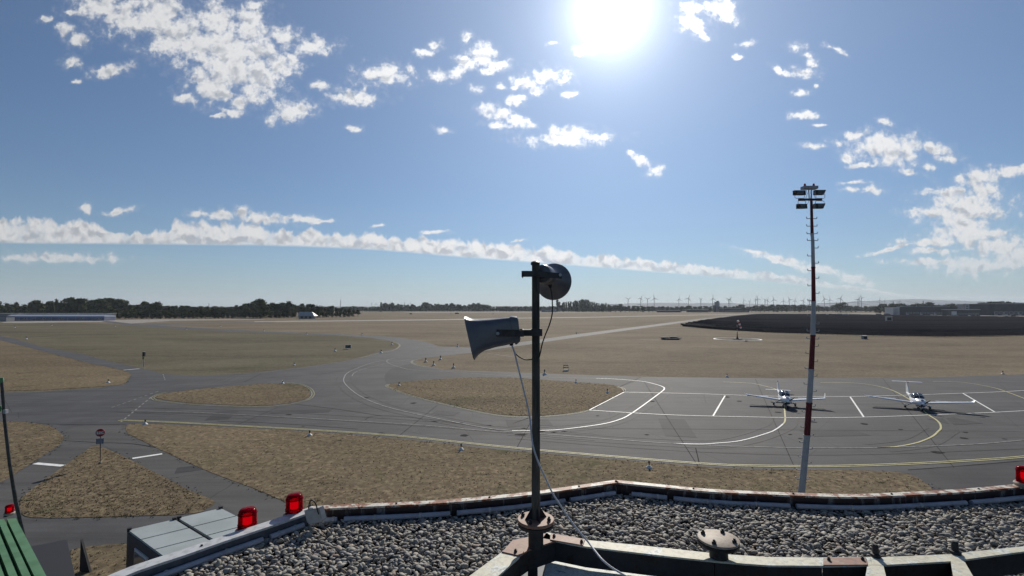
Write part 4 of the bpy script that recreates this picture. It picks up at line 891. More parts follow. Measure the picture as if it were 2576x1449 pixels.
# ------------------------------------------------------------------ signs, signals, edge markers
def text_mesh(s_, size, m_, parent, loc, rot=(R(90), 0, 0), name='lettering'):
    c = bpy.data.curves.new(name, 'FONT'); c.body = s_; c.size = size; c.align_x = 'CENTER'; c.align_y = 'CENTER'; c.extrude = .004
    t = bpy.data.objects.new(name, c); COL.objects.link(t); dg = bpy.context.evaluated_depsgraph_get()
    me = bpy.data.meshes.new_from_object(t.evaluated_get(dg)); bpy.data.objects.remove(t); me.materials.append(M[m_])
    o = bpy.data.objects.new(name, me); COL.objects.link(o); o.parent = parent; o.location = loc; o.rotation_euler = rot; return o
p = G(252, 1166, .04); top = AT(248, 1088, p.y)
o = thing('stop_sign', 'round red stop sign over a blue-grey plate at the tip of the grass triangle', 'traffic sign', (p.x, p.y, 0), math.atan2(-p.x, p.y) * .5)
MB().tube([(0, 0, 0), (-.05, 0, 2.72)], .032, 8).build('post', 'steel', o); MB().lathe([(.14, 0), (.12, .1), (.05, .14)], 10, None, (0, 0, .04)).build('footing', 'concrete', o)
m90 = Matrix.Rotation(R(90), 4, 'X'); 
MB().lathe([(.32, -.012), (.32, .012)], 32, m90, (-.05, -.05, top.z)).build('sign_disc', 'red', o)
MB().box((-.05, -.067, top.z), (.53, .006, .24)).build('sign_band', 'signw', o)
text_mesh('STOP', .26, 'dark', o, (-.05, -.075, top.z))
MB().box((-.05, -.05, top.z - .70), (.52, .02, .44)).build('text_plate', 'signb', o)
for k in range(4): MB().box((-.05, -.064, top.z - .56 - k * .09), (.4 - .07 * (k % 2), .005, .03)).build('text_line', 'pipe', o)
# signal light at the path
p = G(361, 923, .02); o = thing('signal_light', 'slim signal post with two dark lamp boxes at the path junction in the left field', 'signal light', (p.x, p.y, 0))
MB().tube([(0, 0, 0), (0, 0, 1.7)], .09, 8).build('post', 'mwhite', o)
MB().box((0, 0, 2.05), (.42, .34, .62)).build('lamp_box', 'yellow2', o); MB().box((0, 0, 2.85), (.44, .34, .9)).build('lamp_box', 'dark', o); MB().lathe([(.1, -.03), (.12, 0)], 12, m90, (0, -.19, 2.65)).build('lens', 'glass', o); MB().box((0, 0, 3.33), (.5, .4, .06)).build('hood', 'mwhite', o)
# taxiway sign
p = G(876, 878, .02); o = thing('taxiway_sign', 'black taxiway sign with a pale frame in the left field', 'airfield sign', (p.x, p.y, 0)); s_ = p.y / F
for dx in (-5, 5): MB().box((dx * s_, 0, .15), (.08, .08, .4)).build('leg', 'alu', o)
MB().box((0, 0, .35 + 3.6 * s_), (15 * s_, .22, 8.4 * s_)).build('frame', 'bwhite', o); MB().box((0, -.13, .35 + 3.8 * s_), (12.6 * s_, .05, 6.4 * s_)).build('face', 'dark', o)
text_mesh('TWY A', 4.0 * s_, 'bwhite', o, (0, -.165, .35 + 3.8 * s_))
p = G(1424, 933, .02); o = thing('ground_board', 'small pale two-bar board on the grass right of the loudspeaker post', 'ground marking', (p.x, p.y, 0)); s_ = p.y / F
for z, dy in ((.12, 0), (.7, .4), (1.1, .6)): MB().box((0, dy, z), (14 * s_, .12, .2)).build('bar', 'concrete' if z > .5 else 'bwhite', o)
for dx in (-6, 6): MB().box((dx * s_, .3, .5), (.08, .08, 1.1)).build('stake', 'alu', o)
# edge lights
skm = MB().lathe([(.30, .0), (.24, .07), (.12, .19), (.07, .23)], 16); stm = MB().tube([(0, 0, .2), (0, 0, .40)], .05, 8); lpm = MB().lathe([(.065, .38), (.085, .42), (.075, .52), (.02, .56)], 12)
EL = []
for nm, m_, mm in (('skirt', skm, 'bwhite'), ('stem', stm, 'black'), ('lamp', lpm, 'glass')):
    me = bpy.data.meshes.new(nm); me.from_pydata(m_.v, [], m_.f); me.materials.append(M[mm]); me.polygons.foreach_set('use_smooth', [True] * len(me.polygons)); EL.append((nm, me))
ED = {(272, 963): 'edge light at the pointed end of the near left field, by the dark path mouth', (365, 1068): 'edge light at the left tip of the long near verge', (779, 1096): 'edge light on the long verge between its left tip and the tower roof corner', (1160, 1132): 'edge light on the long verge left of the loudspeaker post', (1633, 1177): 'nearest edge light with black stem on the long verge right of the loudspeaker post',
      (740, 919): 'edge light on the lower rim of the big left field', (711, 965): 'edge light on the top edge of the oval island', (1004, 970): 'edge light at the left tip of the teardrop island', (1449, 963): 'edge light on the top edge of the teardrop island right of the post', (1528, 988): 'edge light at the right end of the teardrop island', (2523, 941): 'white edge light on the grass at the far right of the apron', (1829, 948): 'edge light on the grass behind the parking stands'}
for (px, py), lab in ED.items():
    p = G(px, py, .04); o = thing('edge_light', lab, 'taxiway light', p, random.uniform(0, 3))
    for nm, me in EL: c = bpy.data.objects.new(nm, me); COL.objects.link(c); c.parent = o
    if py < 1000: o.scale = (1.1, 1.1, 1.1)
for px, py in ((66, 853), (290, 821), (469, 829), (130, 819), (37, 824), (555, 822), (771, 842), (663, 833), (911, 843), (986, 867), (959, 888), (1108, 905), (1071, 911), (1091, 920), (1141, 926), (1151, 873), (843, 884), (1370, 943), (1450, 840), (1255, 803), (1580, 803), (1470, 805)):
    p = G(px, py, .02); o = thing('edge_light', 'small distant edge marker beside the curving taxiways', 'taxiway light', p, 0, 'distant edge markers'); o.scale = (1.7, 1.7, 1.9)
    for nm, me in EL: c = bpy.data.objects.new(nm, me); COL.objects.link(c); c.parent = o

# ------------------------------------------------------------------ light aircraft, nose towards -y
def loft(secs, n=20):
    """secs = (y, cx, cz, half width, half height, squareness)"""
    vs = []; fs = []
    for (y, cx_, cz, a, c, e) in secs:
        for k in range(n):
            t = 2 * math.pi * k / n; ct, st = math.cos(t), math.sin(t)
            vs.append((cx_ + 1.16 * a * math.copysign(abs(ct) ** e, ct), y, cz + 1.1 * c * math.copysign(abs(st) ** e, st)))
    for i in range(len(secs) - 1):
        for k in range(n): fs.append((i * n + k, i * n + (k + 1) % n, (i + 1) * n + (k + 1) % n, (i + 1) * n + k))
    fs += [tuple(range(n)), tuple(reversed(range((len(secs) - 1) * n, len(secs) * n)))]
    return MB().add(vs, [tuple(reversed(f)) for f in fs])
def wing(m_, root, tip, cr, ct, tr=.14, flip=1):
    """aerofoil slab from root to tip (x, y, z); chord runs +y"""
    P0 = [(0, 0), (.08, .5), (.3, .62), (.65, .35), (1, 0), (.6, -.25), (.25, -.4), (.05, -.28)]; vs = []
    for (x, y, z), c in ((root, cr), (tip, ct)):
        for a, h in P0: vs.append((x, y + a * c, z + h * c * tr))
    n = len(P0); fs = [(i, (i + 1) % n, (i + 1) % n + n, i + n) for i in range(n)] + [tuple(range(n)), tuple(reversed(range(n, 2 * n)))]
    return m_.add(vs, fs)
def aircraft(name, label, px, py, ttail, rz, span):
    p = G(px, py, .03); o = thing(name, label, 'light aircraft', (p.x, p.y, .03), rz)
    H = 1.0
    fus = loft([(-2.35, 0, H, .10, .10, 1), (-2.2, 0, H, .26, .24, .85), (-1.7, 0, H + .0, .46, .36, .8), (-1.0, 0, H + .02, .54, .43, .8), (0, 0, H + .05, .58, .5, .8), (.9, 0, H + .08, .55, .46, .85), (1.8, 0, H + .14, .36, .33, .9), (3.2, 0, H + .24, .19, .2, 1), (4.6, 0, H + .32, .09, .12, 1)])
    smooth_angle(fus.build('fuselage', 'plane', o), 50)
    can = loft([(-1.05, 0, H + .36, .30, .05, .9), (-.6, 0, H + .46, .47, .30, .85), (0, 0, H + .50, .53, .47, .85), (.7, 0, H + .48, .50, .45, .85), (1.4, 0, H + .40, .36, .28, .9), (2.0, 0, H + .3, .16, .12, 1)])
    smooth_angle(can.build('canopy', 'glass', o), 50)
    fr = MB()
    for y, a, c in ((.05, .54, .48), (-.62, .475, .305)):
        fr.tube([(1.16 * a * math.copysign(abs(math.cos(t)) ** .85, math.cos(t)), y, H + .49 + 1.1 * c * abs(math.sin(t)) ** .85) for t in [math.pi * k / 12 for k in range(13)]], .028, 5)
    fr.tube([(0, -1.05, H + .43), (0, -.6, H + .81), (0, 0, H + 1.04)], .025, 5); fr.build('canopy_frame', 'plane', o)
    MB().box((0, -1.55, H + .415), (.3, .9, .03)).build('nose_stripe', 'planeblue', o)
    ck = loft([(-2.3, 0, H - .28, .16, .08, 1), (-1.8, 0, H - .33, .3, .14, .9), (-1.2, 0, H - .38, .28, .1, .9)]); ck.build('chin_intake', 'planeblue', o)
    for s_ in (-1, 1):
        w_ = MB(); wing(w_, (s_ * .45, -.55, H - .25), (s_ * span * .5, -.25, H + .24), 1.45, .85)
        wg = w_.build('wing', 'plane', o); smooth_angle(wg, 40)
        wl = MB()
        if ttail: wing(wl, (s_ * span * .5, -.25, H + .24), (s_ * (span * .5 + .28), .1, H + .48), .85, .4, .1)
        else: wing(wl, (s_ * span * .5, -.2, H + .24), (s_ * (span * .5 + .16), .35, H + .85), .8, .35, .1)
        wl.build('winglet', 'plane', wg)
        MB().box((s_ * span * .33, .95, H - .02), (span * .28, .16, .03)).build('aileron', 'plane', wg)
        MB().tube([(s_ * .45, .15, H - .3), (s_ * 1.25, .2, H - .72 - .05)], .05, 6).build('gear_leg', 'plane', o)
        wh = MB().tube([(s_ * 1.18, .2, .22), (s_ * 1.36, .2, .22)], .2, 16).build('wheel', 'tyre', o); MB().tube([(s_ * 1.17, .2, .22), (s_ * 1.37, .2, .22)], .08, 10).build('rim', 'rung', wh)
        MB().box((s_ * 1.27, .12, .4), (.17, .52, .16), None, .7).build('wheel_spat', 'plane', wh)
    MB().tube([(0, -1.75, H - .35), (0, -1.85, .25)], .045, 6).build('nose_leg', 'plane', o); wh = MB().tube([(-.06, -1.88, .19), (.06, -1.88, .19)], .17, 14).build('wheel', 'tyre', o)
    smooth_angle(MB().lathe([(.17, 0), (.15, .12), (.09, .24), (.01, .31)], 14, Matrix.Rotation(R(90), 4, 'X'), (0, -2.3, H)).build('spinner', 'plane', o))
    for s_ in (-1, 1):
        a = R(38); pb = MB(); u = Vector((math.cos(a) * s_, 0, math.sin(a) * s_)); w_ = Vector((-u.z, 0, u.x))
        pb.add([tuple(Vector((0, -2.42 + .03 * f_, H)) + u * d + w_ * c) for f_ in (0, 1) for d, c in ((.1, -.05), (.45, -.09), (.88, -.04), (.9, .03), (.45, .07), (.1, .05))], [(0, 1, 2, 3, 4, 5), (11, 10, 9, 8, 7, 6)] + [(i, i + 6, (i + 1) % 6 + 6, (i + 1) % 6) for i in range(6)])
        pb.build('propeller_blade', 'black', o)
    fn = MB(); fh = 1.55 if ttail else 1.25
    P0 = [(3.5, H + .3), (4.25, H + .3 + fh), (4.85, H + .3 + fh), (4.9, H + .25)]
    fn.add([(sx * .05 * (1 if i in (0, 3) else .6), y, z) for sx in (-1, 1) for i, (y, z) in enumerate(P0)], [(0, 1, 2, 3), (7, 6, 5, 4), (0, 4, 5, 1), (1, 5, 6, 2), (2, 6, 7, 3), (3, 7, 4, 0)])
    fn.build('fin', 'plane', o)
    zt = H + .3 + fh if ttail else H + .38; hs = 1.62 if ttail else 1.55
    for s_ in (-1, 1):
        t_ = MB(); wing(t_, (0, 4.15, zt), (s_ * hs, 4.25, zt), .8, .62, .11); smooth_angle(t_.build('tailplane', 'plane', o), 40)
    if ttail: MB().tube([(0, 3.9, zt + .02), (0, 4.9, zt + .02)], [.05, .03], 8).build('tail_fairing', 'planeblue', o)
    MB().lathe([(.05, 0), (.05, .1), (.02, .14)], 8, None, (0, 4.55, zt + (.02 if ttail else fh - .1))).build('beacon', 'red', o)
    return o
aircraft('light_aircraft', 'white low-wing light aircraft with upturned wing tips parked left of the striped mast', 1974, 1021, False, R(-19), 9.3)
aircraft('light_aircraft', 'white T-tailed light aircraft parked at the right stand beyond the mast', 2309, 1028, True, R(-26), 10.9)

# ------------------------------------------------------------------ striped floodlight mast
YM = 30.0
CL_ = [(1303, 2009), (1235, 2016.5), (1180, 2022), (1096, 2030), (1014, 2035.6), (930, 2040.7), (844, 2045), (760, 2046.8), (673, 2045.8), (604, 2044.4), (589, 2043), (504, 2041), (470, 2038)]
def MP(py):
    for (a, c), (b2, d) in zip(CL_, CL_[1:]):
        if b2 <= py <= a: return AT(c + (d - c) * (a - py) / (a - b2), py, YM)
    return AT(CL_[-1][1], py, YM)
def MR(py): return lerp([(470, 2.6), (504, 3.0), (604, 3.9), (760, 4.9), (930, 6.2), (1096, 7.0), (1303, 8.2)], py) / F * YM
base = G(2009, 775 + 13 * F / YM, 0)
mo = thing('floodlight_mast', 'tall red and white striped floodlight mast with climbing hooks beside the parked aircraft', 'light mast', (base.x, base.y, 0)); inv = Vector((base.x, base.y, 0))
BD = [1301, 1096, 1014, 930, 844.5, 760, 673, 589.4, 504]
for i, (a, c) in enumerate(zip(BD, BD[1:])):
    n = 5; ys = [a + (c - a) * k / n for k in range(n + 1)]
    pts = [MP(y) - inv for y in ys]; rr_ = [MR(y) for y in ys]
    if i == 0: pts[0] = Vector((0, 0, 0))
    smooth_angle(MB().tube(pts, rr_, 14).build('mast_section', 'mwhite' if i % 2 == 0 else 'mred', mo))
    if i: MB().tube([pts[0] - Vector((0, 0, .05)), pts[0] + Vector((0, 0, .05))], rr_[0] * 1.13, 14).build('collar', 'mwhite' if i % 2 else 'mred', mo)
def hook(py, s_):
    q = MP(py) - inv; r_ = MR(py); MB().tube([q + Vector((s_ * r_ * .8, 0, 0)), q + Vector((s_ * (r_ + .21), 0, 0)), q + Vector((s_ * (r_ + .23), 0, .015)), q + Vector((s_ * (r_ + .24), 0, .12))], .022, 6).build('climbing_hook', 'rung', mo)
for y in (605, 644, 681, 719, 757, 795, 833, 852, 889, 927, 966, 1036, 1075, 1113, 1149, 1183, 1204): hook(y, -1)
for y in (605, 624, 662, 700, 738, 815, 834, 853, 871, 909, 946, 985, 1022, 1058, 1096, 1130, 1166, 1204): hook(y, 1)
for y in (550, 569, 588): hook(y, -1); hook(y, 1)
def ML(px, py): return AT(px, py, YM) - inv
MB().beam(ML(2009, 502), ML(2067, 502), .14, .12).build('crossbar', 'mred', mo)
for c, d in (((2036, 502), (2034, 476)), ((2041, 502), (2042, 476))): MB().tube([ML(*c), ML(*d)], .035, 6).build('head_strut', 'alu', mo)
MB().box(ML(2036, 472.5), (.88, .4, .17)).build('control_box', 'pipe', mo)
for px in (2024.7, 2047): MB().lathe([(.06, 0), (.065, .1), (.05, .17), (.0, .2)], 12, None, ML(px, 469)).build('obstruction_lamp', 'red', mo)
def flood(x0, x1, y0, y1, s_, up_):
    q = ML((x0 + x1) / 2, (y0 + y1) / 2); w = (x1 - x0) / F * YM; h = (y1 - y0) / F * YM
    fo = MB(); sk = s_ * .13
    fo.add([(q.x - w / 2 + (sk if s_ < 0 else 0) * 0, q.y - .06, q.z + h / 2), (q.x + w / 2, q.y - .06, q.z + h / 2), (q.x + w / 2 - max(sk, 0) * 1.3, q.y - .1, q.z - h / 2), (q.x - w / 2 - min(sk, 0) * 1.3, q.y - .1, q.z - h / 2),
            (q.x - w / 2 + .03, q.y + .22, q.z + h / 2 + .02), (q.x + w / 2 - .03, q.y + .22, q.z + h / 2 + .02), (q.x + w / 2 - max(sk, 0) * 1.3 - .03, q.y + .25, q.z - h / 2 + .05), (q.x - w / 2 - min(sk, 0) * 1.3 + .03, q.y + .25, q.z - h / 2 + .05)],
           [(0, 3, 2, 1), (4, 5, 6, 7), (0, 1, 5, 4), (1, 2, 6, 5), (2, 3, 7, 6), (3, 0, 4, 7)])
    f_ = fo.build('floodlight', 'steel', mo)
    MB().box(q + Vector((0, .24, 0)), (w * .8, .02, h * .7)).build('glass', 'window', f_)
    for k in range(3): MB().box(q + Vector((0, -.11, -h * .22 + k * h * .24)), (w * .55, .03, .02)).build('cooling_fin', 'pipe', f_)
    zb_ = ML(0, 502).z; e = -1 if up_ else 1
    MB().tube([q + Vector((-w * .42, 0, -h * .3 * (1 if up_ else -1))), Vector((q.x - w * .42, q.y, zb_ + (.12 if up_ else -.12))), Vector((q.x - w * .3, q.y, zb_ + (.08 if up_ else -.08))), Vector((q.x + w * .3, q.y, zb_ + (.08 if up_ else -.08))), Vector((q.x + w * .42, q.y, zb_ + (.12 if up_ else -.12))), q + Vector((w * .42, 0, -h * .3 * (1 if up_ else -1)))], .017, 6).build('yoke', 'alu', f_)
flood(1997, 2025.5, 479, 491.5, -1, True); flood(2050, 2077, 478, 491, 1, True); flood(2006, 2029, 513, 525.5, -1, False); flood(2049.5, 2075.5, 512, 525.5, 1, False)
cbm = MB()
for a, c, d in (((2028, 478), (2031, 487), (2027, 498)), ((2050, 478), (2047, 487), (2051, 499)), ((2038, 478), (2040, 490), (2039, 500)), ((2030, 515), (2034, 508), (2036, 504))): cbm.tube([ML(*a), ML(*c), ML(*d)], .012, 5)
cbm.build('cable_loops', 'black', mo)

# ------------------------------------------------------------------ containers and yard things
def container(c1, c2, g1, e1, label, win):
    z = 2.6; a = G(*c1, z); b_ = G(*c2, z); d = (G(*e1, z) - a).normalized(); Lc = 6.0
    w_ = (b_ - a); n_ = w_.normalized(); wl = w_.length
    o = thing('storage_container', label, 'container', (a.x, a.y, 0)); A = Vector((a.x, a.y, 0))
    def Q(u, v_, zz): return (n_ * u + d * v_) + Vector((0, 0, zz))
    m_ = MB(); vs = [Q(u, v_, zz) for zz in (0, z - .1) for u, v_ in ((0, 0), (wl, 0), (wl, Lc), (0, Lc))]
    m_.add(vs, [(3, 2, 1, 0), (4, 5, 6, 7), (0, 1, 5, 4), (1, 2, 6, 5), (2, 3, 7, 6), (3, 0, 4, 7)]).build('body', 'cont', o)
    cuts = [0.0] + [(G(*t, z) - a).length for t in g1]
    while cuts[-1] < Lc - 1.3: cuts.append(cuts[-1] + 1.0)
    cuts.append(Lc)
    for u, v_ in zip(cuts, cuts[1:]):
        p_ = MB(); vs = [Q(x_, y_, zz) for zz in (z - .099, z) for x_, y_ in ((.03, u + .045), (wl - .05, u + .045), (wl - .05, v_ - .045), (.03, v_ - .045))]
        p_.add(vs, [(3, 2, 1, 0), (4, 5, 6, 7), (0, 1, 5, 4), (1, 2, 6, 5), (2, 3, 7, 6), (3, 0, 4, 7)]).build('roof_panel', 'roofmet', o)
    for x_, y_ in ((.06, .06), (wl - .06, .06)): MB().box(Q(x_, y_, z + .02), (.17, .17, .15), Matrix.Rotation(math.atan2(n_.y, n_.x), 4, 'Z')).build('corner_casting', 'dark', o)
    if win:
        rz = math.atan2(d.y, d.x); mr = Matrix.Rotation(rz, 4, 'Z')
        f_ = MB().box(Q(-.03, 1.9, 1.55), (1.5, .06, 1.1), mr).build('window', 'frame', o); MB().box(Q(-.07, 1.9, 1.55), (1.25, .04, .85), mr).build('pane', 'window', f_)
    return o
container((320, 1333), (441, 1305), [(352, 1358), (389, 1382)], (413, 1402), 'near grey container with a white-framed window in its dark end', True)
container((446, 1303), (557, 1277), [(484, 1325), (520, 1347)], (541, 1360), 'far grey container beside the first, half hidden by a red lamp', False)
p1, p2, p3 = G(70, 1377, 2.4), G(168, 1358, 2.4), G(189, 1452, 2.4); p4 = p1 + (p3 - p2)
o = thing('dark_shed', 'low shed with a flat black roof behind the green roof', 'shed'); MB().prism([p1[:2], p2[:2], p3[:2], p4[:2]], 0, 2.3).build('wall', 'cont', o); MB().prism([p1[:2], p2[:2], p3[:2], p4[:2]], 2.32, 2.42).build('roof', 'dark', o)
p = G(205, 1440, 0); o = MB().add([(p.x - .1, p.y, 0), (p.x + .5, p.y - .1, 0), (p.x - .1, p.y, 1.6), (p.x - .1, p.y + .12, 0), (p.x + .5, p.y + .02, 0), (p.x - .1, p.y + .12, 1.6)], [(0, 1, 2), (5, 4, 3), (0, 3, 4, 1), (1, 4, 5, 2), (2, 5, 3, 0)]).build('wedge_board', 'dark'); tag(o, 'small dark pointed board standing on the straw grass by the container', 'board')
# green roofed stair tower next to the building
zg = 10.2; q1, q2, q3 = G(-30, 1312, zg), G(37, 1308, zg), G(118, 1465, zg); e_ = (q3 - q2).normalized(); q3 = q2 + e_ * 3.2; q1 = q2 + (q1 - q2).normalized() * 2.6; q4 = q1 + (q3 - q2)
o = thing('green_stair_tower', 'green ribbed metal roof of the stair tower at the lower left', 'stair tower'); cen = (q1 + q2 + q3 + q4) / 4
MB().prism([(cen + (t - cen) * .9)[:2] for t in (q1, q2, q3, q4)], 0, zg - .12).build('wall', 'green_metal', o)
rfo = MB().prism([t[:2] for t in (q1, q2, q3, q4)], zg - .1, zg - .03).build('roof', 'green_metal', o)
wv = (q1 - q2); wn_ = wv.normalized(); 
for k in range(20):
    u0 = (.0 if k == 0 else .02 + k * .115); m_ = MB(); A_ = q2 + wn_ * u0; B_ = q2 + wn_ * (u0 + (.105 if k == 0 else .075))
    m_.prism([(A_ + e_ * .1)[:2], (B_ + e_ * .1)[:2], (B_ + e_ * 3.1)[:2], (A_ + e_ * 3.1)[:2]], zg - .03, zg + .05).build('rib', 'green_metal', rfo)
    m_ = MB(); A_ = q2 + wn_ * (u0 + (.106 if k == 0 else .077)); B_ = q2 + wn_ * (u0 + (.134 if k == 0 else .113)); m_.prism([(A_ + e_ * .15)[:2], (B_ + e_ * .15)[:2], (B_ + e_ * 3.05)[:2], (A_ + e_ * 3.05)[:2]], zg - .028, zg - .022).build('joint', 'black', rfo)
YP = 9.0; o = thing('thin_mast', 'thin dark leaning rod with small green lamps at the left edge', 'mast', AT(60, 1345, YP)); inv2 = AT(60, 1345, YP)
zt_ = [AT(x_, y_, YP) - inv2 for x_, y_ in ((70, 1420), (57, 1335), (40, 1262), (24, 1165), (12, 1060), (6, 980), (4, 962))]
MB().tube([Vector((zt_[0].x + .1, 0, -inv2.z))] + zt_, [.03] * 4 + [.025] * 4, 8).build('rod', 'steel', o)
for px, py in ((3, 957), (-1, 1028)):
    MB().lathe([(.03, -.05), (.04, 0), (.03, .05)], 8, None, AT(px, py, YP) - inv2).build('lamp', 'green_metal', o)
MB().box(AT(14, 1035, YP) - inv2, (.05, .05, .07)).build('clamp', 'pipe', o)

# ------------------------------------------------------------------ the tower roof under the camera
ZR = EYE - 2.2; ZT = EYE - 2.05                                     # gravel level and parapet top
L_out = [(150, 1505), (250, 1458), (330, 1424), (450, 1385), (550, 1351), (662, 1315), (769, 1279)]
M_out = [(769, 1279), (804, 1272), (950, 1265), (1100, 1258), (1288, 1242), (1400, 1228), (1548, 1207)]
R_out = [(1548, 1207), (1660, 1218), (1788, 1230), (1932, 1236.5), (2107, 1242.5), (2200, 1241), (2307, 1236), (2420, 1229.5), (2507, 1222), (2576, 1216), (2700, 1204)]
CAPW = .085
def off_poly(pts, d):
    out = []
    n = len(pts)
    for i, p in enumerate(pts):
        t1 = (pts[i] - pts[i - 1]).normalized() if i else None; t2 = (pts[i + 1] - pts[i]).normalized() if i < n - 1 else None
        t = ((t1 or t2) + (t2 or t1)).normalized(); nn = Vector((t.y, -t.x)); k = 1 / max(.5, nn.dot(Vector(((t1 or t2).y, -(t1 or t2).x)))); out.append(p + nn * d * k)
    return out
def plan(pts): return [Vector(G(x, y, ZT)[:2]) for x, y in pts]
PL, PM_, PR_ = plan(spline(L_out, 2)), plan(spline(M_out, 3)), plan(spline(R_out, 3))
PL = [PL[0] + (PL[0] - PL[3]).normalized() * 4.0] + PL; PR_ = PR_ + [PR_[-1] + Vector((1.2, -1.5)), PR_[-1] + Vector((1.4, -6))]
allp = PL + PM_[1:] + PR_[1:]
back = [Vector((PR_[-1].x, -3)), Vector((PL[0].x, -3))]
tw = thing('control_tower', 'airfield tower with the gravelled flat roof in the foreground', 'tower')
inner_all = off_poly(allp, CAPW + .01)
body_pl = off_poly(allp, .12)
MB().prism([tuple(p) for p in body_pl] + [tuple(p) for p in back], 0, ZR - .30).build('wall', 'body', tw)
MB().prism([tuple(p) for p in off_poly(allp, .005)] + [tuple(p) for p in back], ZR - .29, ZR - .012).build('roof_slab', 'bed', tw)
def parapet(name, pts, face, cap, lab, CAPW=CAPW):
    """upstand with its inner face, an overhanging cap and screws"""
    o_ = off_poly(pts, .0); i_ = off_poly(pts, CAPW); ff = MB(); vs = []; fs = []; n = len(pts)
    a_, c_ = off_poly(pts, .008), off_poly(pts, CAPW - .012)
    for p, q in zip(a_, c_): vs += [(*p, ZR - .15), (*p, ZT - .022), (*q, ZT - .022), (*q, ZR - .15)]
    for i in range(n - 1):
        for j in range(4): fs.append((i * 4 + j, i * 4 + (j + 1) % 4, i * 4 + 4 + (j + 1) % 4, i * 4 + 4 + j))
    fs += [(0, 1, 2, 3), ((n - 1) * 4 + 3, (n - 1) * 4 + 2, (n - 1) * 4 + 1, (n - 1) * 4)]
    f_ = ff.add(vs, fs).build(name, face, tw, label=lab)
    cm = MB(); vs = []; fs = []
    for p, q in zip(o_, i_): vs += [(*p, ZT - .02), (*p, ZT), (*q, ZT), (*q, ZT - .02)]
    for i in range(n - 1):
        for j in range(4): fs.append((i * 4 + j, i * 4 + (j + 1) % 4, i * 4 + 4 + (j + 1) % 4, i * 4 + 4 + j))
    fs += [(0, 1, 2, 3), ((n - 1) * 4 + 3, (n - 1) * 4 + 2, (n - 1) * 4 + 1, (n - 1) * 4)]
    cm.add(vs, fs).build('cap', cap, f_)
    L_ = 0
    for i in range(n - 1):
        L_ += (pts[i + 1] - pts[i]).length
        if L_ > .95: L_ = 0; q = (o_[i] + i_[i]) / 2; MB().lathe([(.011, 0), (.011, .008), (.005, .012)], 8, None, (q.x, q.y, ZT + .001)).build('screw', 'dark', f_)
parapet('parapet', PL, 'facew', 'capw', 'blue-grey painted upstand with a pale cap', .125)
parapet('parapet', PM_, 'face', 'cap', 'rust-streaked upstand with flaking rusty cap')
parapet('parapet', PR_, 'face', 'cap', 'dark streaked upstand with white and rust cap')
# conduit clipped along the foot of the upstand
def conduit(pts, gaps, side=.125, h=ZR + .055):
    P_ = off_poly(pts, side); seg = []; cur = 0.0; Ls = [0]
    for i in range(len(P_) - 1): Ls.append(Ls[-1] + (P_[i + 1] - P_[i]).length)
    def at(s):
        for i in range(len(Ls) - 1):
            if s <= Ls[i + 1]: return P_[i].lerp(P_[i + 1], (s - Ls[i]) / (Ls[i + 1] - Ls[i] + 1e-9))
        return P_[-1]
    ed = [0.05] + sorted(gaps) + [Ls[-1] - .06]
    for a, c in zip(ed, ed[1:]):
        if c - a < .12: continue
        n = max(2, int((c - a) / .3)); pp = [(*at(a + .035 + (c - a - .07) * k / n), h) for k in range(n + 1)]
        smooth_angle(MB().tube(pp, .026, 12).build('conduit', 'pipe', tw))
        for t in (.3, .7):
            q = at(a + (c - a) * t); MB().lathe([(.029, -.012), (.029, .012)], 12, Matrix.Rotation(R(90), 4, 'Y'), (q.x, q.y, h)).build('clip', 'grey', tw)
LL = lambda P_: sum((P_[i + 1] - P_[i]).length for i in range(len(P_) - 1))
conduit(PL, [LL(PL) - 1.62, LL(PL) - .50], .14); conduit(PM_, [.28, 1.42, 2.7], .14); conduit(PR_, [.16, .62, 1.9, 3.9, 5.2, 5.6], .14)

# gravel: every pebble is a stone
def ico():
    t = (1 + 5 ** .5) / 2; v = [(-1, t, 0), (1, t, 0), (-1, -t, 0), (1, -t, 0), (0, -1, t), (0, 1, t), (0, -1, -t), (0, 1, -t), (t, 0, -1), (t, 0, 1), (-t, 0, -1), (-t, 0, 1)]
    f = [(0, 11, 5), (0, 5, 1), (0, 1, 7), (0, 7, 10), (0, 10, 11), (1, 5, 9), (5, 11, 4), (11, 10, 2), (10, 7, 6), (7, 1, 8), (3, 9, 4), (3, 4, 2), (3, 2, 6), (3, 6, 8), (3, 8, 9), (4, 9, 5), (2, 4, 11), (6, 2, 10), (8, 6, 7), (9, 8, 1)]
    v = [np.array(x) / np.linalg.norm(x) for x in v]; mid = {}; f2 = []
    def mp(a, c):
        k = (min(a, c), max(a, c))
        if k not in mid: q = v[a] + v[c]; v.append(q / np.linalg.norm(q)); mid[k] = len(v) - 1
        return mid[k]
    for a, c, d in f: ab, bc, ca = mp(a, c), mp(c, d), mp(d, a); f2 += [(a, ab, ca), (c, bc, ab), (d, ca, bc), (ab, bc, ca)]
    return np.array(v), np.array(f2)
IV, IF = ico()
ip = [tuple(p) for p in off_poly(allp, .10)] + [tuple(p) for p in back]
gx = np.arange(-4.6, 8.4, .033); gy = np.arange(2.45, 6.3, .033); XX, YY = np.meshgrid(gx, gy); XX = XX.ravel() + rng.uniform(-.013, .013, XX.size); YY = YY.ravel() + rng.uniform(-.013, .013, YY.size)
keep = np.abs(XX) < YY * 1.10 + .15
ins = np.zeros(XX.size, bool); j = len(ip) - 1
for i in range(len(ip)):
    xi, yi = ip[i]; xj, yj = ip[j]; cnd = ((yi > YY) != (yj > YY)) & (XX < (xj - xi) * (YY - yi) / (yj - yi + 1e-12) + xi); ins ^= cnd; j = i
keep &= ins; X_, Y_ = XX[keep], YY[keep]; NP_ = X_.size
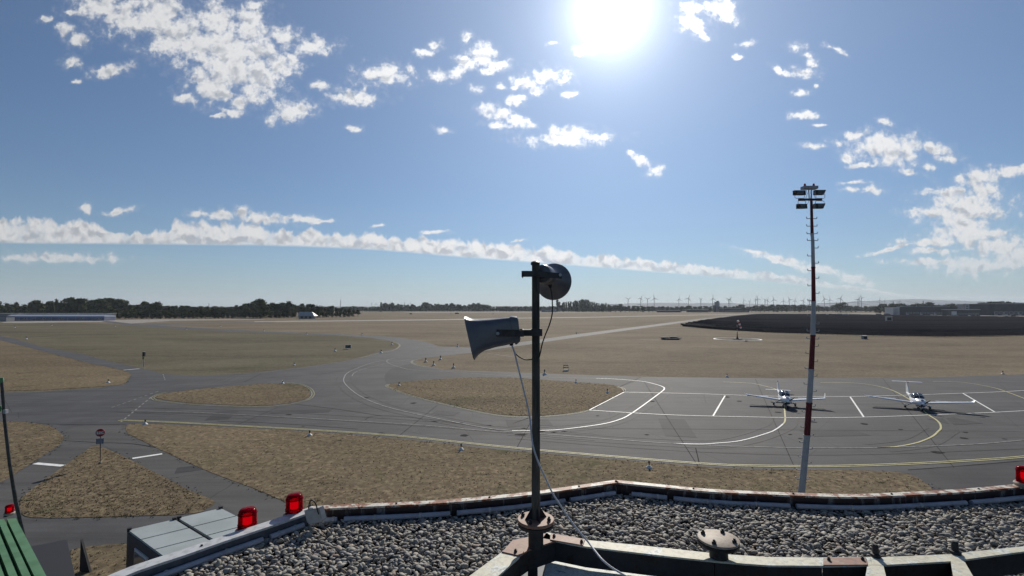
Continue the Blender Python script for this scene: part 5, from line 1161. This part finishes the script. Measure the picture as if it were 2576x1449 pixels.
s_a = rng.uniform(.013, .036, NP_) * (1 + .4 * (rng.random(NP_) < .08)); s_b = s_a * rng.uniform(.5, .85, NP_); s_c = s_a * rng.uniform(.3, .55, NP_)
ang = rng.uniform(0, 6.283, NP_); tx = rng.normal(0, .42, NP_); ty = rng.normal(0, .42, NP_)
big = rng.random(NP_) < .03; tx[big] += rng.uniform(-.9, .9, big.sum())
# lumps in each stone so that no two match
V0 = IV[None] * (1 + .16 * np.sin(IV[None, :, 0:1] * 2.3 + rng.uniform(0, 6, (NP_, 1, 1))) * np.cos(IV[None, :, 1:2] * 2.1 + rng.uniform(0, 6, (NP_, 1, 1))) + .08 * np.sin(IV[None, :, 2:3] * 4 + rng.uniform(0, 6, (NP_, 1, 1))))
V0 = V0 * np.stack([s_a, s_b, s_c], 1)[:, None, :]
def rot(V, a, i, j_):
    c, s = np.cos(a)[:, None], np.sin(a)[:, None]; x, y = V[:, :, i].copy(), V[:, :, j_].copy(); V[:, :, i] = x * c - y * s; V[:, :, j_] = x * s + y * c
rot(V0, tx, 1, 2); rot(V0, ty, 0, 2); rot(V0, ang, 0, 1)
lay = rng.uniform(-.012, .028, NP_) + .012 * np.sin(X_ * 3.1) * np.sin(Y_ * 2.7)
V0[:, :, 0] += X_[:, None]; V0[:, :, 1] += Y_[:, None]; V0[:, :, 2] += (ZR + .006 + lay)[:, None]
nv = IV.shape[0]; FF = (IF[None] + (np.arange(NP_) * nv)[:, None, None]).reshape(-1, 3)
me = bpy.data.meshes.new('gravel'); me.vertices.add(NP_ * nv); me.vertices.foreach_set('co', V0.astype(np.float32).ravel())
me.loops.add(FF.size); me.loops.foreach_set('vertex_index', FF.astype(np.int32).ravel()); me.polygons.add(len(FF)); me.polygons.foreach_set('loop_start', np.arange(0, FF.size, 3, dtype=np.int32))
me.update(calc_edges=True); me.polygons.foreach_set('use_smooth', np.ones(len(FF), bool))
pm = bpy.data.materials.new('river_pebbles'); pm.use_nodes = True; q = NB(pm.node_tree); pb_ = pm.node_tree.nodes['Principled BSDF']
rpi = q.n('ShaderNodeNewGeometry').outputs['Random Per Island']; cr = q.n('ShaderNodeValToRGB'); q.put(cr.inputs[0], rpi)
cols = [(0, (.27, .265, .25)), (.2, (.40, .39, .36)), (.42, (.31, .295, .275)), (.55, (.16, .165, .185)), (.66, (.46, .44, .41)), (.8, (.26, .27, .29)), (.9, (.30, .24, .20)), (1, (.52, .50, .46))]
while len(cr.color_ramp.elements) < len(cols): cr.color_ramp.elements.new(.5)
for e, (ps, c) in zip(cr.color_ramp.elements, cols): e.position = ps; e.color = (*c, 1)
nz = q.noise(q.n('ShaderNodeNewGeometry').outputs['Position'], 70, 3, .6); l_ = q.lin(nz, .3, .7, .62, 1.0)
q.put(pb_.inputs['Base Color'], q.mix(1.0, cr.outputs[0], q.comb(l_, q.m('MULTIPLY', l_, .97), q.m('MULTIPLY', l_, .90)), 'MULTIPLY')); pb_.inputs['Roughness'].default_value = .7; pb_.inputs['Specular IOR Level'].default_value = .3
me.materials.append(pm); go = bpy.data.objects.new('gravel', me); COL.objects.link(go); go['kind'] = 'stuff'; go['label'] = 'loose grey river pebbles covering the flat roof'; go['category'] = 'gravel'

# ------------------------------------------------------------------ red lamps on the roof edge
rg = bpy.data.materials.new('red_lamp_glass'); rg.use_nodes = True; pb_ = rg.node_tree.nodes['Principled BSDF']
pb_.inputs['Base Color'].default_value = (.50, .002, .03, 1); pb_.inputs['Roughness'].default_value = .1; pb_.inputs['Transmission Weight'].default_value = .8; pb_.inputs['IOR'].default_value = 1.08
M['redglass'] = rg
er = bpy.data.materials.new('lit_lamp_core'); er.use_nodes = True; nt_ = er.node_tree; nt_.nodes.clear(); e_ = nt_.nodes.new('ShaderNodeEmission'); e_.inputs[0].default_value = (1, .012, .09, 1); e_.inputs[1].default_value = LAMP
oo = nt_.nodes.new('ShaderNodeOutputMaterial'); nt_.links.new(e_.outputs[0], oo.inputs[0]); M['lampcore'] = er
def red_lamp(loc, label, sc=1.0, rz=0):
    o = thing('obstruction_light', label, 'warning light', loc, rz); r_ = .082
    smooth_angle(MB().lathe([(r_ * 1.02, 0), (r_ * 1.0, .02), (r_ * .97, .14), (r_ * .93, .165), (r_ * .8, .182), (r_ * .4, .19), (0.001, .192), (.001, .186), (r_ * .38, .184), (r_ * .75, .176), (r_ * .88, .16), (r_ * .92, .138), (r_ * .95, .02), (r_ * .96, 0)], 28, None, (0, 0, 0)).build('lens', 'redglass', o), 45)
    for z in (.03, .045, .14): smooth_angle(MB().lathe([(r_ * 1.015, z - .004), (r_ * 1.04, z), (r_ * 1.015, z + .004)], 28).build('lens_ring', 'redglass', o))
    for k in range(9): a = k / 9 * 6.283; MB().box((math.cos(a) * .034, math.sin(a) * .034, .085), (.010, .010, .075)).build('lamp_element', 'lampcore', o)
    for z in (.045, .125): MB().lathe([(.038, z - .005), (.042, z), (.038, z + .005)], 16).build('lamp_ring', 'lampcore', o)
    MB().lathe([(.028, .03), (.03, .13), (.01, .14)], 16).build('lamp_tube', 'lampcore', o)
    smooth_angle(MB().lathe([(r_ * .75, -.07), (r_ * 1.2, -.045), (r_ * 1.28, -.01), (r_ * 1.15, .004), (r_ * .9, .006)], 24).build('base', 'disc', o), 40)
    MB().box((0, -.05, -.06), (.07, .12, .02)).build('bracket', 'steel', o)
    o.scale = (sc, sc, sc); return o
for (px, yb, Y, lab) in ((622, 1329, 4.70, 'red lamp on the roof edge over the grey containers, left of the pair'), (740, 1290, 4.98, 'red lamp beside the grey junction box at the bend of the roof edge')):
    p = AT(px, yb, Y); red_lamp(p, lab, 1.0)
p = AT(2580, 1214, 5.66); red_lamp(p, 'red lamp cut off by the right edge of the picture', .98)
p = G(3, 1311, 10.2); p.y += .1; p.z = 10.2; red_lamp(p + Vector((0, 0, .07)), 'small red lamp on the green roof at the left edge', .55)
# junction box with its cable loop
jq = [AT(x, y, 4.82) for x, y in ((765, 1284), (803, 1277), (811, 1308), (805, 1314), (778, 1319), (772, 1312))]
o = thing('junction_box', 'pale grey junction box hung on the bend of the roof edge', 'junction box', jq[0]); J0 = jq[0]
n = 6; dpt = Vector((.02, .055, 0)); vs = [q_ - J0 for q_ in jq] + [q_ - J0 + dpt for q_ in jq]
MB().add(vs, [tuple(range(n)), tuple(reversed(range(n, 2 * n)))] + [(i, i + n, (i + 1) % n + n, (i + 1) % n) for i in range(n)]).build('box', 'grey', o)
ins_ = [Vector(v_) * .86 + Vector((.013, -.006, -.008)) for v_ in vs[:6]]; MB().add(ins_ + [v_ + Vector((0, .007, 0)) for v_ in ins_], [tuple(range(n)), tuple(reversed(range(n, 2 * n)))] + [(i, i + n, (i + 1) % n + n, (i + 1) % n) for i in range(n)]).build('lid', 'grey', o)
J = lambda x, y, Y=4.85: AT(x, y, Y) - J0
MB().tube([J(779, 1281), J(779, 1268)], [.016, .013], 10).build('gland', 'steel', o); MB().lathe([(.02, 0), (.02, .012), (.01, .016)], 12, None, J(783, 1279, 4.83)).build('plug', 'bwhite', o)
cb = spline([(779, 1268), (780, 1262), (784, 1258.5), (790, 1261), (795, 1270), (798, 1281), (802, 1294)], 4)
MB().tube([J(x, y, 4.79) for x, y in cb], .0065, 7).build('cable_loop', 'black', o)

# ------------------------------------------------------------------ steel frame standing on the roof
ZB = EYE - 1.74
def bq(pts): return [tuple(G(x, y, ZB)[:2]) for x, y in pts]
fo = thing('steel_frame', 'bolted steel frame with flaking pale paint across the front of the roof', 'steel frame')
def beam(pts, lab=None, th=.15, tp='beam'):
    p_ = bq(pts); b_ = MB().prism(p_, ZB - th, ZB - .012).build('beam', 'shaded_steel', fo)
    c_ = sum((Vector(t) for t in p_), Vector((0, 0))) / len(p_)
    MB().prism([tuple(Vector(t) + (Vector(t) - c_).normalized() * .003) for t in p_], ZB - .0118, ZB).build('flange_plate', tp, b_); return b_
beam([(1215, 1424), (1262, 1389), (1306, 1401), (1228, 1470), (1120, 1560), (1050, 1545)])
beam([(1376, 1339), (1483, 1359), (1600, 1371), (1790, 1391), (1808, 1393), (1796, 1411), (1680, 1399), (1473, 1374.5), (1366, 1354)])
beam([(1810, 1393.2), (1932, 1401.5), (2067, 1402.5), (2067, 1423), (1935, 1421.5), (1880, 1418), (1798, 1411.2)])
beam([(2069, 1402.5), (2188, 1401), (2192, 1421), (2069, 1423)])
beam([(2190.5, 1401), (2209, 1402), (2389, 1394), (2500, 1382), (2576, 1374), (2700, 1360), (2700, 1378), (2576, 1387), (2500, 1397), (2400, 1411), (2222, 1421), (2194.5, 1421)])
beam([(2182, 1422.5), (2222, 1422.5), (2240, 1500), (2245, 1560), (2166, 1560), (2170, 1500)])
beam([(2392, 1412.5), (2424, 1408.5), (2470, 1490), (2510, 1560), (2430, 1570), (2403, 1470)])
beam([(1290, 1359), (1376, 1341), (1400, 1359), (1330, 1382), (1306, 1398), (1268, 1384)], tp='plate')
def plate(pts, z=.008): return MB().prism([tuple(G(x, y, ZB + z)[:2]) for x, y in pts], ZB + .001, ZB + z).build('splice_plate', 'plate', fo)
plate([(1385, 1341), (1472, 1356), (1466, 1371), (1384, 1357)]); plate([(2071, 1403), (2178, 1401.5), (2182, 1420), (2071, 1421)]); plate([(1262, 1387), (1286, 1369), (1318, 1386), (1310, 1398)])
def bolt(px, py, r_=.012, h=.022, z=ZB + .008, parent=fo):
    q = G(px, py, z); MB().lathe([(r_, 0), (r_, h * .6), (r_ * .6, h * .62), (r_ * .55, h)], 6, None, q).build('bolt', 'dark', parent)
for a in ((1463, 1364), (1394, 1350), (2085, 1409), (2170, 1408), (1297, 1388)): bolt(*a)
for a, r_ in (((2203, 1400), .02), ((2403, 1392), .022)):
    q = G(*a, ZB); MB().lathe([(r_ * 1.6, 0), (r_ * 1.6, .02), (r_, .022), (r_ * .9, .075), (r_ * .6, .085)], 10, None, q).build('stud', 'dark', fo)
# legs of the frame down to the slab
for a in ((1340, 1370), (1808, 1402), (2205, 1412), (2407, 1402)):
    q = G(*a, ZB); MB().box((q.x, q.y, (ZR + ZB - .15) / 2), (.07, .07, ZB - .15 - ZR)).build('leg', 'shaded_steel', fo)
# stub with blank flange
q = G(1808, 1401, ZB); d1 = AT(1809, 1353, q.y)
o = thing('flanged_stub', 'short pipe stub with a bolted brown blank flange on the frame', 'pipe stub', (q.x, q.y, ZB)); hf = d1.z - ZB
MB().lathe([(.062, 0), (.062, hf - .04)], 24).build('pipe', 'shaded_steel', o)
smooth_angle(MB().lathe([(.134, hf - .042), (.137, hf - .038), (.137, hf - .022), (.134, hf - .020)], 40).build('lower_flange', 'shaded_steel', o), 40)
smooth_angle(MB().lathe([(.134, hf - .018), (.138, hf - .014), (.138, hf - .002), (.135, hf)], 40).build('flange_disc', 'disc', o), 40)
for k in range(4):
    a = R(52 + 90 * k); MB().lathe([(.016, hf), (.016, hf + .016), (.009, hf + .017), (.009, hf + .028)], 6, None, (math.cos(a) * .105, math.sin(a) * .105, 0)).build('bolt', 'dark', o)
# painted hatch below the frame
hp = [tuple(G(x, y, EYE - 1.93)[:2]) for x, y in ((1379, 1404), (1500, 1422), (1634, 1441), (1740, 1458), (1760, 1600), (1330, 1600), (1371, 1437))]
o = MB().prism(hp, EYE - 1.99, EYE - 1.93).build('roof_hatch', 'hatch'); tag(o, 'roof hatch with flaking white paint below the frame', 'hatch')
hp = [tuple(G(x, y, EYE - 2.0)[:2]) for x, y in ((1318, 1408), (1350, 1409), (1376, 1404), (1366, 1440), (1330, 1600), (1150, 1600), (1270, 1450))]  # dark sheet added for the shade and shaded beam side beside the hatch
o = MB().prism(hp, EYE - 2.12, EYE - 2.0).build('shade_sheet', 'facew'); tag(o, 'dark blue-grey sheet standing in for shade left of the white hatch', 'kerb')

# ------------------------------------------------------------------ loudspeaker post
YQ = 3.6; bp = AT(1348, 1372, YQ); bp.z = ZB
o = thing('loudspeaker_post', 'weathered pipe post with a bolted base flange, carrying two loudspeakers', 'post', bp); B0 = Vector(bp)
zf_ = AT(1347, 1303, YQ).z - ZB; zt2 = AT(1349, 660, YQ).z - ZB
smooth_angle(MB().lathe([(.055, .0), (.055, zf_ - .03)], 24).build('foot_pipe', 'shaded_steel', o))
smooth_angle(MB().lathe([(.128, zf_ - .055), (.131, zf_ - .05), (.131, zf_ - .032), (.128, zf_ - .03)], 40).build('lower_flange', 'shaded_steel', o), 40)
smooth_angle(MB().lathe([(.130, zf_ - .026), (.134, zf_ - .022), (.134, zf_ - .006), (.131, zf_ - .003)], 40).build('base_flange', 'plate', o), 40)
smooth_angle(MB().tube([(0, 0, zf_ - .002), (.003, 0, .9), (.003, 0, zt2)], [.0315, .030, .0285], 20).build('pipe', 'steelw', o))
for k in range(4):
    a = R(20 + 90 * k); c_, s_ = math.cos(a), math.sin(a); nx, ny = -s_ * .004, c_ * .004
    MB().add([(c_ * .028 + i * nx, s_ * .028 + i * ny, zf_ - .002) for i in (-1, 1)] + [(c_ * .085 + i * nx, s_ * .085 + i * ny, zf_ - .002) for i in (-1, 1)] + [(c_ * .027 + i * nx, s_ * .027 + i * ny, zf_ + .085) for i in (-1, 1)], [(0, 2, 4), (5, 3, 1), (0, 1, 3, 2), (2, 3, 5, 4), (4, 5, 1, 0)]).build('gusset', 'shaded_steel', o)
    a += R(45); MB().lathe([(.014, zf_), (.014, zf_ + .016), (.008, zf_ + .017), (.008, zf_ + .03)], 6, None, (math.cos(a) * .103, math.sin(a) * .103, 0)).build('bolt', 'dark', o)
MB().lathe([(.034, zt2 - .02), (.034, zt2), (.02, zt2 + .008)], 20).build('end_cap', 'steel', o)
q = AT(1350, 836, YQ) - B0; MB().box(q, (.08, .075, .052)).build('clamp', 'steel', o)
# side horn
h0 = AT(1240, 836, YQ); o = thing('loudspeaker', 'grey horn loudspeaker pointing left on the post', 'loudspeaker', h0); H0 = Vector(h0)
S_ = [((1171, 796), (1195.5, 904), .15), ((1178, 799.5), (1200, 897.5), .136), ((1187, 802), (1207, 889.5), .118), ((1203, 804), (1221, 880.5), .098), ((1232, 803), (1246, 873), .082), ((1262, 800), (1275, 867.5), .075), ((1284, 798), (1296, 862.5), .070)]
vs = []; fs = []; n = 28
for (tx_, ty_), (bx_, by_), hw in S_:
    T_, B_ = AT(tx_, ty_, YQ) - H0, AT(bx_, by_, YQ) - H0; c_ = (T_ + B_) / 2; u_ = (T_ - B_) / 2
    for k in range(n):
        t = 2 * math.pi * k / n; e = .42; vs.append(c_ + u_ * math.copysign(abs(math.sin(t)) ** e, math.sin(t)) + Vector((0, hw, 0)) * math.copysign(abs(math.cos(t)) ** e, math.cos(t)))
for i in range(len(S_) - 1):
    for k in range(n): fs.append((i * n + k, i * n + (k + 1) % n, (i + 1) * n + (k + 1) % n, (i + 1) * n + k))
# inner throat so that the mouth is open
i0 = len(vs)
for (tx_, ty_), (bx_, by_), hw in S_[:5]:
    T_, B_ = AT(tx_ + 1, ty_, YQ) - H0, AT(bx_ + 1, by_, YQ) - H0; c_ = (T_ + B_) / 2; u_ = (T_ - B_) / 2 * .955
    for k in range(n):
        t = 2 * math.pi * k / n; e = .42; vs.append(c_ + u_ * math.copysign(abs(math.sin(t)) ** e, math.sin(t)) + Vector((0, hw * .96, 0)) * math.copysign(abs(math.cos(t)) ** e, math.cos(t)))
for i in range(4):
    for k in range(n): fs.append((i0 + i * n + k, i0 + (i + 1) * n + k, i0 + (i + 1) * n + (k + 1) % n, i0 + i * n + (k + 1) % n))
for k in range(n): fs.append((k, i0 + k, i0 + (k + 1) % n, (k + 1) % n))
fs.append(tuple(range(i0 + 4 * n, i0 + 5 * n)))
smooth_angle(MB().add(vs, fs).build('horn', 'horn', o), 50)
vs = []; fs = []
for (tx_, ty_), (bx_, by_), hw, mul in (((1282, 796), (1296, 866), .078, 1), ((1286, 795), (1300, 866.5), .08, 1), ((1300, 796.5), (1308, 859), .078, 1), ((1303, 800), (1309.5, 853), .07, 1)):
    T_, B_ = AT(tx_, ty_, YQ) - H0, AT(bx_, by_, YQ) - H0; c_ = (T_ + B_) / 2; u_ = (T_ - B_) / 2
    for k in range(n):
        t = 2 * math.pi * k / n; e = .5; vs.append(c_ + u_ * math.copysign(abs(math.sin(t)) ** e, math.sin(t)) + Vector((0, hw, 0)) * math.copysign(abs(math.cos(t)) ** e, math.cos(t)))
for i in range(3):
    for k in range(n): fs.append((i * n + k, i * n + (k + 1) % n, (i + 1) * n + (k + 1) % n, (i + 1) * n + k))
fs += [tuple(range(n)), tuple(reversed(range(3 * n, 4 * n)))]
smooth_angle(MB().add(vs, fs).build('driver_housing', 'horn', o), 40)
for yy in (-.088, .088):
    MB().beam(AT(1250, 836, YQ) - H0 + Vector((0, yy, 0)), AT(1316, 837, YQ) - H0 + Vector((0, yy, 0)), .006, .050).build('bracket_arm', 'steel', o)
MB().beam(AT(1316, 837, YQ) - H0 + Vector((0, -.09, 0)), AT(1316, 837, YQ) - H0 + Vector((0, .09, 0)), .006, .05).build('bracket_bridge', 'steel', o)
MB().beam(AT(1316, 837, YQ) - H0, AT(1339, 837, YQ) - H0, .045, .046).build('mount', 'steel', o)
MB().lathe([(.013, 0), (.013, .008), (.007, .01)], 16, m90, AT(1253, 837.5, YQ) - H0 + Vector((0, -.092, 0))).build('pivot_bolt', 'rung', o)
q = AT(1286, 862, YQ) - H0; MB().tube([q + Vector((0, 0, .012)), q + Vector((.002, 0, -.022))], [.018, .013], 12).build('cable_gland', 'black', o)
MB().tube([AT(x, y, YQ) - H0 for x, y in spline([(1287, 868), (1292, 880), (1299, 892), (1311, 900.5), (1325, 905), (1341, 903)], 4)], .0048, 7).build('short_cable', 'black', o)
# round horn seen from behind
h0 = AT(1372, 692, YQ + .12); o = thing('loudspeaker', 'round horn loudspeaker pointing away on top of the post', 'loudspeaker', h0); ax = Vector((.36, .93, -.06)).normalized()
mr = ax.to_track_quat('Z', 'Y').to_matrix().to_4x4()
cbell = (AT(1391, 708, YQ + .36) - h0); tz = cbell.dot(ax); sh = cbell - ax * tz
pr_ = [(.045, -.10), (.068, -.088), (.074, -.06), (.074, .03), (.06, .05), (.052, .075), (.060, tz - .12), (.085, tz - .06), (.118, tz - .02), (.150, tz + .01), (.153, tz + .016), (.148, tz + .014), (.112, tz - .02), (.078, tz - .06), (.05, tz - .1), (.01, tz - .1)]
def bell(pr, nm, mm):
    vs = []; fs = []; n = 36; z0, z1 = -.1, tz
    for r_, z in pr:
        kk = max(0, min(1, (z - .03) / (tz - .03)))
        for k in range(n):
            a = 2 * math.pi * k / n; vs.append(mr @ Vector((r_ * math.cos(a), r_ * math.sin(a), z)) + sh * kk)
    for i in range(len(pr) - 1):
        for k in range(n): fs.append((i * n + k, i * n + (k + 1) % n, (i + 1) * n + (k + 1) % n, (i + 1) * n + k))
    fs += [tuple(range(n)), tuple(reversed(range((len(pr) - 1) * n, len(pr) * n)))]
    return smooth_angle(MB().add(vs, fs).build(nm, mm, o), 45)
bell(pr_[:6], 'driver_housing', 'horn'); bell(pr_[5:], 'bell', 'horn')
Z2 = AT(1350, 690, YQ).z - h0.z
for a, c, yy in (((1313, 690), (1412, 692), .035),):
    MB().beam(AT(1313, 690, YQ) - h0 + Vector((0, -.045, 0)), AT(1345, 690, YQ) - h0 + Vector((0, -.045, 0)), .012, .044).build('bracket_plate', 'steel', o)
    MB().beam(AT(1340, 689, YQ) - h0 + Vector((0, -.045, 0)), AT(1414, 694, YQ) - h0 + Vector((0, .03, 0)), .008, .042).build('bracket_arm', 'steel', o)
    MB().beam(AT(1313, 690, YQ) - h0 + Vector((0, -.045, 0)), AT(1316, 690, YQ) - h0 + Vector((0, .12, 0)), .008, .042).build('bracket_arm', 'steel', o)
MB().lathe([(.012, -.01), (.012, .008)], 12, m90, AT(1410, 691, YQ) - h0 + Vector((0, .02, 0))).build('pivot_bolt', 'rung', o)
MB().tube([AT(1384, 716, YQ - .02) - h0, AT(1385, 724, YQ - .02) - h0], [.016, .01], 10).build('cable_gland', 'black', o)
MB().tube([AT(x, y, YQ - .02) - h0 for x, y in spline([(1385, 722), (1388, 740), (1389.5, 765), (1389, 790), (1382, 817), (1372, 842), (1364, 865), (1360, 884), (1356, 900)], 4)], .0048, 7).build('cable', 'black', o)
# pale cable from the horn down over the frame
cb = spline([(1288, 869), (1292, 880), (1297, 897), (1305, 930), (1316, 975), (1327, 1020), (1333.5, 1055), (1337.5, 1100), (1343, 1130), (1357, 1170), (1371, 1200), (1388, 1237), (1409, 1270), (1428, 1299), (1455, 1335), (1480, 1364), (1500, 1390), (1518, 1411), (1545, 1432), (1580, 1452), (1610, 1470)], 3)
def cY(y): return lerp([(869, 3.57), (1040, 3.54), (1180, 3.50), (1300, 3.50), (1366, 3.40), (1411, 3.20), (1470, 3.04)], y)
o = MB().tube([AT(x, y, cY(y)) for x, y in cb], .0062, 8).build('hanging_cable', 'cable', smooth=True); tag(o, 'pale grey cable hanging from the side horn down over the frame', 'cable')
